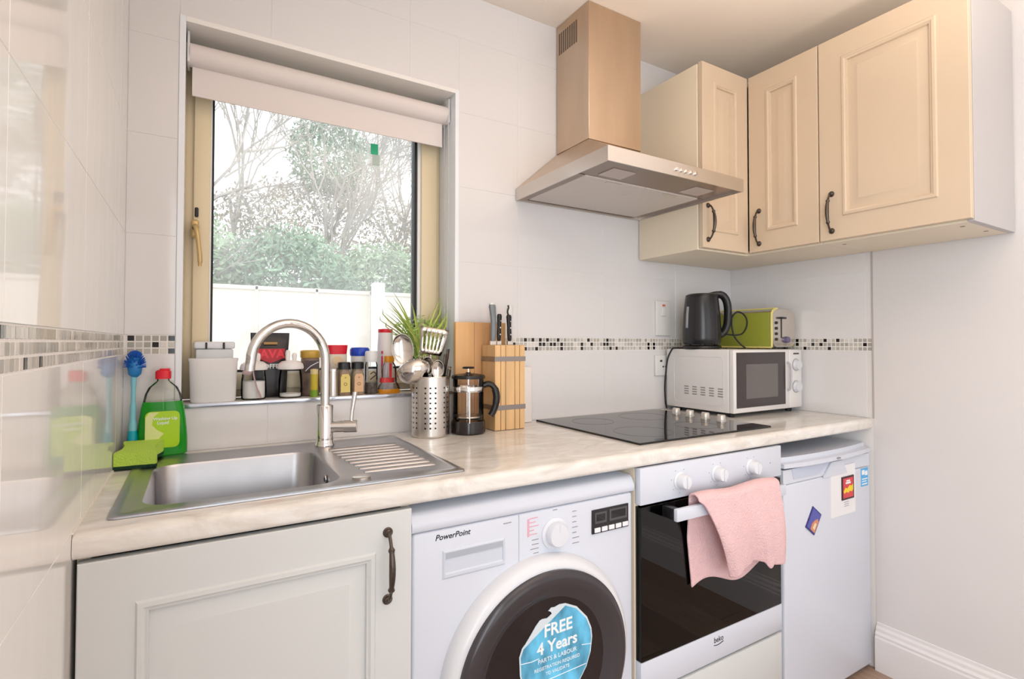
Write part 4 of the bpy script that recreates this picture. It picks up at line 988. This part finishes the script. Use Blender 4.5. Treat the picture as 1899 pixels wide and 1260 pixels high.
# ------------------------------------------------------------ knife block, boards
kb = thing('knife_block', 'light wooden knife block with two steel bands', 'knife block', (1.01, -.09, .9105))
KX0, KX1, KY0, KY1, KT = .954, 1.066, -.138, -.050, 1.181
gaps = [0, .022, .040, .074, .092, .112]
for i in range(5):
    b = BM(); bx(b, KX0+gaps[i]+.0008, KX0+gaps[i+1]-.0008, KY0, KY1, .9115, KT-.0005, .0012, 1); part('wooden_slat', b, WOOD_L, kb, True)
b = BM(); bx(b, KX0+.002, KX1-.002, KY0+.003, KY1-.003, .9105, KT-.012); part('block_core', b, pm('core_brown', (120, 88, 58), .6), kb)
for z0 in (.975, 1.143-.014):
    b = BM(); z1 = z0+.015; e = .0012
    bx(b, KX0-e, KX1+e, KY0-e, KY0, z0, z1); bx(b, KX0-e, KX0, KY0, KY1, z0, z1); bx(b, KX1, KX1+e, KY0, KY1, z0, z1); bx(b, KX0-e, KX1+e, KY1, KY1+e, z0, z1); part('steel_band', b, pm('band_steel', (150, 142, 138), .35, .8), kb)
KG = 'knives in the wooden block'
def knife(lb, x_, y_, H, mat, wd, nm='kitchen_knife', lean=0.0, capm=None, curve=0.0):
    t = thing(nm, lb, 'knife', (x_, y_, KT-.02), KG)
    b = BM(); n = 12; vv = []
    prof = [(0, .62), (.10, .80), (.30, .86), (.55, .80), (.80, .92), (.93, 1.0), (1.0, .75)]
    pts = []; rs = []
    for q, r in prof: pts.append(Vector((x_+lean*q+curve*math.sin(q*math.pi), y_, KT+.012+(H-.012)*q))); rs.append(wd*r/2)
    tube(b, pts, rs, 12, True, .62); h = part('handle', b, mat, t, True)
    b = BM(); bx(b, x_-wd*.3, x_+wd*.3, y_-.004, y_+.004, KT-.0005, KT+.013, .001); part('bolster', b, STEEL, t)
    if capm is BLACKP:
        b = BM()
        for q in (.25, .5, .75): cylx(b, (x_+lean*q, y_-wd*.25, KT+.012+(H-.012)*q), (0, -1, 0), .0022, wd*.08, 10)
        part('rivet', b, CHROME, t)
    elif capm is not None:
        b = BM(); tube(b, [pts[-1]-Vector((0, 0, .003)), pts[-1]+Vector((0, 0, .003))], [wd*.42, wd*.36], 12, True, .7); part('end_cap', b, capm, t, True)
knife('large grey handled knife at the left of the block', .968, -.100, .132, pm('knife_grey', (128, 134, 140), .35), .036, lean=-.004, capm=WHITE_PL, curve=.004)
knife('short black handled knife second from the left in the block', .991, -.098, 0.100, BLACKP, .025, capm=BLACKP, lean=.002)
knife('black handled knife right of centre in the block', 1.030, -.100, .098, BLACKP, .028, capm=BLACKP, lean=-.003)
knife('white handled knife at the right back of the block', 1.050, -.068, .128, WHITE_PL, .036, capm=WHITE_PL)
b = BM(); tube(b, spline([(1.027, -.100, KT+.094), (1.022, -.1, KT+.108), (1.026, -.1, KT+.122), (1.024, -.1, KT+.130)], 4), .0028, 8); sc = part('hanging_loop', b, BLACKP)
tag(sc, 'small black hanging loop at the end of the black knife right of centre', 'loop')
cb = thing('chopping_board', 'upright wooden chopping board behind the knife block', 'chopping board', (.95, -.02, .9105))
for (a, c, mt) in ((.864, .932, WOOD_B), (.932, .990, pm('board_wood_dark', (216, 164, 112), .45, noise=(6, .12, (6, 6, .5)))), (.990, 1.050, WOOD_B)):
    b = BM(); bx(b, a+.0003, c-.0003, -.040, -.022, .9105, 1.255, .002, 2); part('wooden_strip', b, mt, cb, True)
b = BM(); bx(b, 1.068, 1.158, -.040, -.028, .9105, 1.104, .004, 3); tag(part('plastic_board', b, pm('white_board', (236, 228, 222), .4), None, True), 'white plastic board standing on edge right of the knife block', 'chopping board')

# ------------------------------------------------------------ washing-up corner
bo = thing('washing_up_liquid', 'green washing-up liquid bottle with a red cap in the left corner', 'bottle', (.083, -.030, .9125))
bxx, byy = .083, -.031
def slab_loft(bm, prof, cx, cy, n=28):
    """prof: (halfwidth, halfdepth, z); superellipse section"""
    rings = []
    for hw, hd__, z in prof:
        r = []
        for i in range(n):
            a = 2*math.pi*i/n; c, s = math.cos(a), math.sin(a)
            r.append(bm.verts.new((cx+hw*math.copysign(abs(c)**.7, c), cy+hd__*math.copysign(abs(s)**.7, s), z)))
        rings.append(r)
    for a, e in zip(rings, rings[1:]):
        for i in range(n): bm.faces.new((a[i], a[(i+1) % n], e[(i+1) % n], e[i]))
    bm.faces.new(rings[0][::-1]); bm.faces.new(rings[-1])
GRN = pm('green_liquid', (20, 176, 24), .08, trans=.35, noise=(6, .25)); 
b = BM(); slab_loft(b, [(.047, .021, .9125), (.052, .0235, .916), (.0525, .0235, .94), (.051, .023, .97), (.048, .022, 1.0), (.0440, .021, 1.03), (.0405, .020, 1.044)], bxx, byy); part('green_liquid', b, GRN, bo, True)
b = BM(); slab_loft(b, [(.0405, .020, 1.0443), (.037, .019, 1.062), (.030, .017, 1.078), (.020, .014, 1.088), (.013, .012, 1.094), (.013, .012, 1.099)], bxx, byy); part('clear_shoulder', b, thin_glass('clear_plastic', (.93, .93, .90)), bo, True)
b = BM(); slab_loft(b, [(.0165, .014, 1.099), (.0165, .014, 1.117), (.013, .012, 1.120)], bxx, byy, 24); bx(b, bxx-.008, bxx+.014, byy-.010, byy+.010, 1.119, 1.124, .002); part('bottle_cap', b, REDP, bo, True)
b = BM(); prism(b, [(p, q) for p, q in rrect(bxx-.034, bxx+.036, .934, 1.022, .012, 4)], byy-.0260, byy-.0246); lb_ = part('bottle_label', b, pm('label_lime', (176, 218, 30), .3), bo)
b = BM(); prism(b, [(bxx-.034, .945), (bxx-.010, .952), (bxx+.004, .968), (bxx-.010, .978), (bxx-.020, .990), (bxx-.018, 1.008), (bxx-.006, 1.020), (bxx-.026, 1.020), (bxx-.033, 1.008)], byy-.0266, byy-.0260); part('label_swirl', b, pm('label_pale', (226, 232, 160), .3), lb_)
text('Washing Up', .0098, (bxx-.018, byy-.0263, 1.001), PRINTW, lb_, bold=.0002); text('Liquid', .0098, (bxx-.010, byy-.0263, .991), PRINTW, lb_, bold=.0002)
# brush
br_ = thing('washing_up_brush', 'blue washing-up brush standing bristles up in the corner', 'brush', (.024, -.036, .912))
b = BM(); tube(b, spline([(.024, -.040, .975), (.024, -.038, 1.02), (.024, -.036, 1.06), (.024, -.034, 1.11)], 5), [.0085]*3+[.0065]*5+[.005]*5+[.006]*3, 12); part('handle', b, pm('pale_blue', (130, 196, 214), .25), br_, True)
b = BM(); tube(b, [(.024, -.042, .912), (.024, -.041, .93), (.024, -.0405, .96), (.024, -.040, .978)], [.008, .0105, .0105, .009], 14); part('grip', b, pm('cyan_grip', (0, 160, 190), .35), br_, True)
b = BM(); lathe(b, [(.006, 1.105), (.013, 1.112), (.015, 1.128), (.0125, 1.150), (0, 1.156)], .026, -.034, 20); part('brush_head', b, pm('brush_blue', (40, 130, 200), .35), br_, True)
b = BM(); rnd = random.Random(4)
for i in range(240):
    u_ = rnd.random(); a = rnd.uniform(0, 6.283); el = math.radians(lerp(-8, 88, u_)); d = Vector((math.cos(a)*math.cos(el), math.sin(a)*math.cos(el), math.sin(el)))
    p = Vector((.026, -.034, 1.130))+Vector((d.x*.012, d.y*.012, d.z*.018)); q = Vector((.026, -.034, 1.132))+Vector((d.x*.0225, d.y*.0225, d.z*.037))
    tube(b, [p, q], [.0009, .0011], 4)
part('bristles', b, pm('bristle_blue', (20, 96, 196), .4), br_, kind='stuff')
# sponge
sg = thing('sponge', 'lime green sponge with a dark scouring side on the sink corner', 'sponge', (.045, -.11, .914))
def sponge(bm, z0, z1, grow=0):
    pol = []
    L, Wd = .060, .0385
    pts = [(-1, -1), (-.35, -1), (0, -.98), (.35, -1), (1, -1), (1, -.75), (.80, -.30), (.78, 0), (.80, .30), (1, .75), (1, 1), (.35, 1), (-.35, 1), (-1, 1), (-1, .75), (-.80, .30), (-.78, 0), (-.80, -.30), (-1, -.75)]
    prism(bm, [(p*Wd, q*L) for p, q in pts], z0, z1, 'xy', M=Matrix.Translation((.0445, -.112, .916)) @ Matrix.Rotation(math.radians(-4), 4, 'Z') @ Matrix.Rotation(math.radians(4), 4, 'X'))
b = BM(); sponge(b, .0085, .036); part('foam', b, pm('lime_foam', (190, 226, 90), .85, bump=(300, .4)), sg)
b = BM(); sponge(b, .001, .0085); part('scourer', b, pm('scourer_green', (24, 62, 44), .95, bump=(500, .6)), sg)

# ------------------------------------------------------------ window sill things
SZ = 1.0302
def lidj(name, label, cat, x_, y_, prof, mat, capp, capm, group='jars and tubs on the window sill', capname='lid'):
    t = thing(name, label, cat, (x_, y_, SZ), group)
    b = BM(); lathe(b, [(r, SZ+z) for r, z in prof], x_, y_, 28); part('body', b, mat, t, True)
    b = BM(); lathe(b, [(r, SZ+z) for r, z in capp], x_, y_, 28); part(capname, b, capm, t, True)
    return t
JG = 'jars and tubs on the window sill'
# white tub
t = thing('white_tub', 'large plain white plastic tub at the left end of the window sill', 'tub', (.192, .035, SZ), JG)
b = BM(); slab_loft(b, [(.050, .028, SZ), (.053, .031, SZ+.004), (.0565, .033, SZ+.105), (.0585, .035, SZ+.112), (.0585, .035, SZ+.1155)], .192, .036); part('tub_body', b, pm('soft_white', (244, 241, 240), .35), t, True)
# clip lid box behind
t = thing('clip_box', 'clear food box with black clips behind the white tub', 'box', (.200, .092, SZ), JG)
b = BM(); bx(b, .150, .240, .074, .112, SZ, SZ+.140, .005); part('box_body', b, pm('frosted_plastic', (214, 218, 222), .25), t, True)
b = BM(); bx(b, .146, .244, .072, .114, SZ+.1405, SZ+.160, .005, 3); ld = part('lid', b, pm('frosted_lid', (226, 228, 232), .2), t, True)
for xx in (.172, .214):
    b = BM(); bx(b, xx, xx+.005, .0685, .0725, SZ+.140, SZ+.158, .001, 1); part('clip', b, BLACKP, ld)
# two glass jars
for i, (jx, lbl) in enumerate(((.290, 'glass jar with white knobbed lid under the tap spout'), (.385, 'glass jar with white knobbed lid right of the coffee bag lettering'))):
    t = thing('glass_jar', lbl, 'jar', (jx, .050, SZ), JG)
    b = BM(); lathe(b, [(.028, SZ), (.031, SZ+.003), (.0325, SZ+.02), (.0315, SZ+.055), (.029, SZ+.074), (.0285, SZ+.080)], jx, .050, 36, cap=False); lathe(b, [(0, SZ+.001), (.030, SZ+.001), (.030, SZ+.0035), (0, SZ+.0035)], jx, .050, 36, cap=False); part('glass_body', b, CLEAR, t, True)
    b = BM(); lathe(b, [(.0285, SZ+.0805), (.035, SZ+.082), (.036, SZ+.088), (.033, SZ+.097), (.024, SZ+.104), (.008, SZ+.107), (.0, SZ+.107)], jx, .050, 36); ld = part('lid', b, pm('white_ceramic', (246, 240, 238), .15), t, True)
    b = BM()
    for s in (-.008, .010): lathe(b, [(.005, SZ+.105), (.0062, SZ+.112), (.0068, SZ+(.128 if s < 0 else .122)), (.005, SZ+(.135 if s < 0 else .127)), (0, SZ+(.137 if s < 0 else .129))], jx+s, .050, 14)
    part('knob', b, MATS['white_ceramic'], ld, True)
    b = BM(); lathe(b, [(.0, SZ+.004), (.027, SZ+.004), (.028, SZ+.006), (.028, SZ+(.050 if i == 0 else .012)), (0, SZ+(.052 if i == 0 else .014))], jx, .050, 28); part('contents', b, pm('sugar', (250, 246, 242), .8), t, True)
t = thing('jar_spoon', 'mauve plastic spoon hanging in front of the left glass jar', 'spoon', (.300, .010, SZ), JG)
b = BM(); tube(b, spline([(.285, .0125, SZ+.078), (.288, .011, SZ+.060), (.294, .010, SZ+.035), (.304, .009, SZ+.006)], 5), [.0028]*12+[.0045]*4, 8, flat=.5); part('handle', b, pm('mauve_plastic', (182, 158, 158), .4), t, True)
b = BM(); bowl_head(b, frameM(Vector((.270, .0125, SZ+.076)), Vector((1, 0, 0)), Vector((0, 0, 1))), .012, .0075, .004, 16, 4, -1); solid(part('spoon_bowl', b, MATS['mauve_plastic'], t, True))
# coffee bag
t = thing('coffee_bag', 'black coffee bag with red and white lettering behind the tap spout', 'coffee bag', (.335, .102, SZ), JG)
b = BM(); n = 8
prof = [(.040, .013, 0), (.045, .015, .006), (.047, .0165, .06), (.0485, .013, .12), (.0510, .006, .160), (.0515, .0012, .170), (.052, .0010, .186)]
slab_loft(b, [(a, c, SZ+z_) for a, c, z_ in prof], .336, .100); part('bag_body', b, pm('bag_black', (36, 30, 32), .28, bump=(22, .25)), t, True)
b = BM(); prism(b, [(.302, SZ+.112), (.298, SZ+.140), (.374, SZ+.140), (.370, SZ+.112), (.336, SZ+.098)], .0815, .0830); lbp = part('bag_label', b, pm('bag_red', (188, 36, 48), .4), t)
text('JAVA', .034, (.336, .0812, SZ+.1135), pm('java_red', (236, 60, 74), .4), lbp, align='CENTER', bold=.001)
text('COFFEE', .018, (.336, .0822, SZ+.083), PRINTW, t, align='CENTER', bold=.0006)
b = BM(); bx(b, .318, .354, .0862, .0880, SZ+.152, SZ+.159); part('tear_strip', b, pm('gold_print', (176, 136, 70), .4), t)
# gold lid jar
t = lidj('coffee_jar', 'jar with a gold lid and dark printed label behind the tap', 'jar', .444, .082, [(.024, 0), (.0265, .003), (.0265, .108), (.025, .112)], pm('brown_jar', (126, 104, 92), .3, noise=(30, .5)), [(.027, .112), (.0285, .114), (.0285, .132), (.025, .135), (0, .135)], pm('gold_lid', (204, 166, 76), .3, .2))
b = BM(); bx(b, .424, .464, .0530, .0550, SZ+.070, SZ+.104); part('jar_label', b, pm('label_dark', (70, 56, 58), .4), t)
b = BM(); tube(b, spline([(.426, .0522, SZ+.074), (.440, .0522, SZ+.088), (.462, .0522, SZ+.100)], 4), .0012, 5); part('label_line', b, PRINTW, t)
t = lidj('yellow_shaker', 'slim yellow and green shaker directly left of the tap', 'jar', .446, .030, [(.0095, 0), (.0105, .002), (.0105, .066)], pm('yellow_shaker', (206, 184, 60), .35), [(.0108, .066), (.0108, .080), (0, .082)], pm('cream_cap', (226, 206, 150), .4))
b = BM(); lathe(b, [(.0108, SZ+.001), (.0108, SZ+.020)], .446, .030, 24, cap=False); part('green_band', b, pm('green_band', (120, 160, 40), .4), t)
# red lid tub
t = thing('red_lidded_tub', 'cream tub with a red flared lid right of the tap', 'tub', (.524, .092, SZ), JG)
b = BM(); slab_loft(b, [(.026, .015, SZ), (.029, .017, SZ+.003), (.029, .017, SZ+.122)], .524, .092); part('tub_body', b, pm('cream_tub', (228, 218, 200), .4), t, True)
b = BM(); slab_loft(b, [(.028, .017, SZ+.1222), (.031, .019, SZ+.148), (.031, .019, SZ+.150)], .524, .092); part('lid', b, REDP, t, True)
b = BM(); lathe(b, [(.0, .0), (.014, .0), (.014, .0012), (0, .0012)], 0, 0, 24, M=Matrix.Translation((.522, .0752, SZ+.103)) @ Matrix.Rotation(math.radians(90), 4, 'X')); part('tub_label', b, pm('peach_label', (232, 204, 164), .5), t)
# steel canister
t = lidj('steel_shaker', 'small plain steel canister just right of the tap', 'canister', .497, .024, [(.0155, 0), (.0165, .001), (.0165, .074)], STEEL, [(.0166, .074), (.0166, .080), (.014, .082), (0, .082)], CHROME)
# spice jars
def spice(lb, x_, labm, cont):
    t = thing('spice_jar', lb, 'spice jar', (x_, .034, SZ), 'spice jars on the window sill')
    b = BM(); slab_loft(b, [(.0165, .0165, SZ), (.0180, .0180, SZ+.002), (.0180, .0180, SZ+.062), (.0150, .0150, SZ+.072), (.0145, .0145, SZ+.078)], x_, .034); part('glass_body', b, cont, t, True)
    b = BM(); slab_loft(b, [(.0178, .0178, SZ+.0782), (.0178, .0178, SZ+.097), (.016, .016, SZ+.099)], x_, .034); part('cap', b, BLACKP, t, True)
    b = BM(); prism(b, [(x_-.0135, SZ+.010), (x_+.0135, SZ+.010), (x_+.0135, SZ+.055), (x_+.009, SZ+.064), (x_-.009, SZ+.064), (x_-.0135, SZ+.055)], .0146, .0158); l = part('jar_label', b, labm, t)
    b = BM(); lathe(b, [(.005, 0), (.005, .0006), (.0035, .0006), (.0035, 0), (.005, 0)], 0, 0, 16, M=Matrix.Translation((x_, .0146, SZ+.034)) @ Matrix.Rotation(math.radians(90), 4, 'X'), cap=False); bx(b, x_-.0015, x_+.0015, .0140, .0146, SZ+.052, SZ+.055); part('label_emblem', b, pm('olive_print', (130, 110, 60), .5), l)
spice('spice jar with a yellow label and black cap', .532, pm('label_yellow', (226, 204, 118), .45), pm('spice_brown', (146, 124, 104), .2, noise=(80, .25)))
spice('spice jar with a peach label and black cap', .572, pm('label_peach', (224, 182, 140), .45), pm('spice_tan', (156, 138, 116), .2, noise=(80, .25)))
# blue lid
t = lidj('blue_lidded_jar', 'white jar with a blue lid behind the peach labelled spice jar', 'jar', .594, .094, [(.024, 0), (.027, .003), (.027, .116)], pm('jar_white', (234, 234, 232), .35), [(.0285, .116), (.0300, .120), (.0300, .136), (.026, .142), (0, .143)], BLUEP)
# pepper grinder
t = lidj('pepper_grinder', 'clear pepper grinder with a white cap right of the spice jars', 'grinder', .614, .034, [(.017, .0), (.0185, .002), (.0185, .035)], pm('peppercorns', (84, 76, 70), .35, noise=(120, .6)), [(.0195, .098), (.0200, .102), (.0190, .128), (.016, .132), (0, .132)], pm('white_cap', (230, 230, 232), .3), capname='cap')
b = BM(); lathe(b, [(.0188, SZ+.0352), (.0188, SZ+.088), (.0165, SZ+.098)], .614, .034, 28, cap=False); part('glass_body', b, CLEAR, t, True)
b = BM(); tube(b, spline([(.606, .0150, SZ+.062), (.616, .0146, SZ+.068), (.624, .0160, SZ+.060), (.614, .0146, SZ+.052), (.606, .0152, SZ+.045)], 4), .0018, 6); part('printed_motif', b, DARKP, t)
# salt pack
t = lidj('salt_container', 'tall white container with a red lid behind the serving spoon', 'container', .676, .093, [(.0235, 0), (.0260, .003), (.0255, .135), (.0225, .190)], pm('salt_white', (236, 230, 230), .4), [(.0225, .190), (.0230, .192), (.0230, .201), (0, .203)], REDP)
b = BM(); bx(b, .6555, .6600, .0660, .0705, SZ+.06, SZ+.115); bx(b, .6555, .6600, .0660, .0705, SZ+.122, SZ+.131); part('red_print', b, pm('crimson_print', (200, 50, 80), .4), t)
# sauce bottle
t = thing('sauce_bottle', 'squat bottle with an orange cap, red band and amber sauce', 'bottle', (.672, .028, SZ), JG)
b = BM(); slab_loft(b, [(.032, .018, SZ), (.034, .019, SZ+.003), (.034, .019, SZ+.014)], .668, .028); part('amber_sauce', b, pm('amber', (206, 132, 20), .15), t, True)
b = BM(); slab_loft(b, [(.034, .019, SZ+.0142), (.031, .018, SZ+.024), (.024, .015, SZ+.034), (.022, .014, SZ+.082), (.014, .012, SZ+.096)], .668, .028); part('clear_bottle', b, thin_glass('milky_plastic', (.92, .92, .94)), t, True)
b = BM(); slab_loft(b, [(.0225, .0155, SZ+.034), (.0225, .0155, SZ+.048)], .662, .028); part('red_band', b, pm('band_red', (216, 56, 56), .35), t, True)
b = BM(); slab_loft(b, [(.014, .012, SZ+.0962), (.0155, .013, SZ+.100), (.015, .0125, SZ+.116)], .668, .028, 20); part('flip_cap', b, pm('cap_orange', (226, 150, 30), .3), t, True)
b = BM(); bx(b, .664, .672, .0125, .0135, SZ+.050, SZ+.094); part('red_stripe', b, MATS['band_red'], t)

# potted plant
pl = thing('potted_plant', 'green leafy plant in a white pot behind the utensil holder', 'plant', (.785, .062, SZ))
b = BM(); lathe(b, [(.030, SZ), (.033, SZ+.003), (.040, SZ+.075), (.042, SZ+.077), (.042, SZ+.085), (.038, SZ+.085), (.037, SZ+.078), (0, SZ+.078)], .785, .062, 28); part('plant_pot', b, pm('pot_white', (232, 228, 224), .3), pl, True)
rnd = random.Random(11)
LG = [pm('leaf_lime', (200, 214, 112), .45), pm('leaf_green', (168, 198, 104), .45), pm('leaf_dark', (58, 104, 56), .5)]
def blade(L, a, lean, wdt, mat, z0=SZ+.078, lob=False):
    b = BM(); d = Vector((math.cos(a), math.sin(a)*.45, 0)); p0 = Vector((.785, .062, z0))+d*.012
    side = Vector((0, 0, 1)).cross(d).normalized()*.4+Vector((.8, -.5, 0))*.6; side.normalize()
    prev = None; n = 8
    for i in range(n+1):
        t_ = i/n; c = p0+Vector((0, 0, 1))*(L*t_*(1-.25*lean*t_))+d*(L*lean*t_*t_); c.y = min(max(c.y, .028), .098); c.x = min(max(c.x, .66), .862)
        w__ = wdt*(math.sin(math.pi*min(1, .12+t_*.88))**.8+.02)
        v1, v2, v3 = b.verts.new(c-side*w__), b.verts.new(c+Vector((0, .002, 0))), b.verts.new(c+side*w__)
        if prev: b.faces.new((prev[0], prev[1], v2, v1)); b.faces.new((prev[1], prev[2], v3, v2))
        prev = (v1, v2, v3)
    part('leaf', b, mat, pl, True)
for i in range(40): blade(rnd.uniform(.15, .235), rnd.uniform(0, 6.28), rnd.uniform(.35, 1.0), rnd.uniform(.003, .0055), LG[rnd.choice([0, 0, 1])])
for i in range(7): blade(rnd.uniform(.22, .27), rnd.choice([3.0, 3.3, 2.8, .3, 4.2]), rnd.uniform(.15, .45), .0045, LG[0])
b = BM()
for i in range(430):
    a = rnd.uniform(0, 6.28); r = rnd.uniform(0, 1)**.6
    c = Vector((.778+math.cos(a)*r*.080, .062+math.sin(a)*r*.030, SZ+.11+rnd.uniform(0, .150)*(1-.25*r)))
    u_ = Vector((rnd.uniform(-1, 1), rnd.uniform(-1, 1), rnd.uniform(-.4, 1))).normalized(); v_ = u_.orthogonal().normalized(); s = rnd.uniform(.006, .012)
    q = [c-u_*s, c+v_*s*.4, c+u_*s, c-v_*s*.4]; b.faces.new([b.verts.new(p) for p in q])
part('small_leaves', b, pm('herb_leaf', (166, 196, 110), .45, noise=(30, .4)), pl, kind='stuff')
b = BM()
for i in range(14):
    a = rnd.uniform(0, 6.28); r = rnd.uniform(.3, 1); tube(b, [(.785, .062, SZ+.07), (.785+math.cos(a)*r*.035, .062+math.sin(a)*r*.015, SZ+.13), (.785+math.cos(a)*r*.062, .062+math.sin(a)*r*.028, SZ+.19)], .0011, 4)
part('stems', b, LG[1], pl)
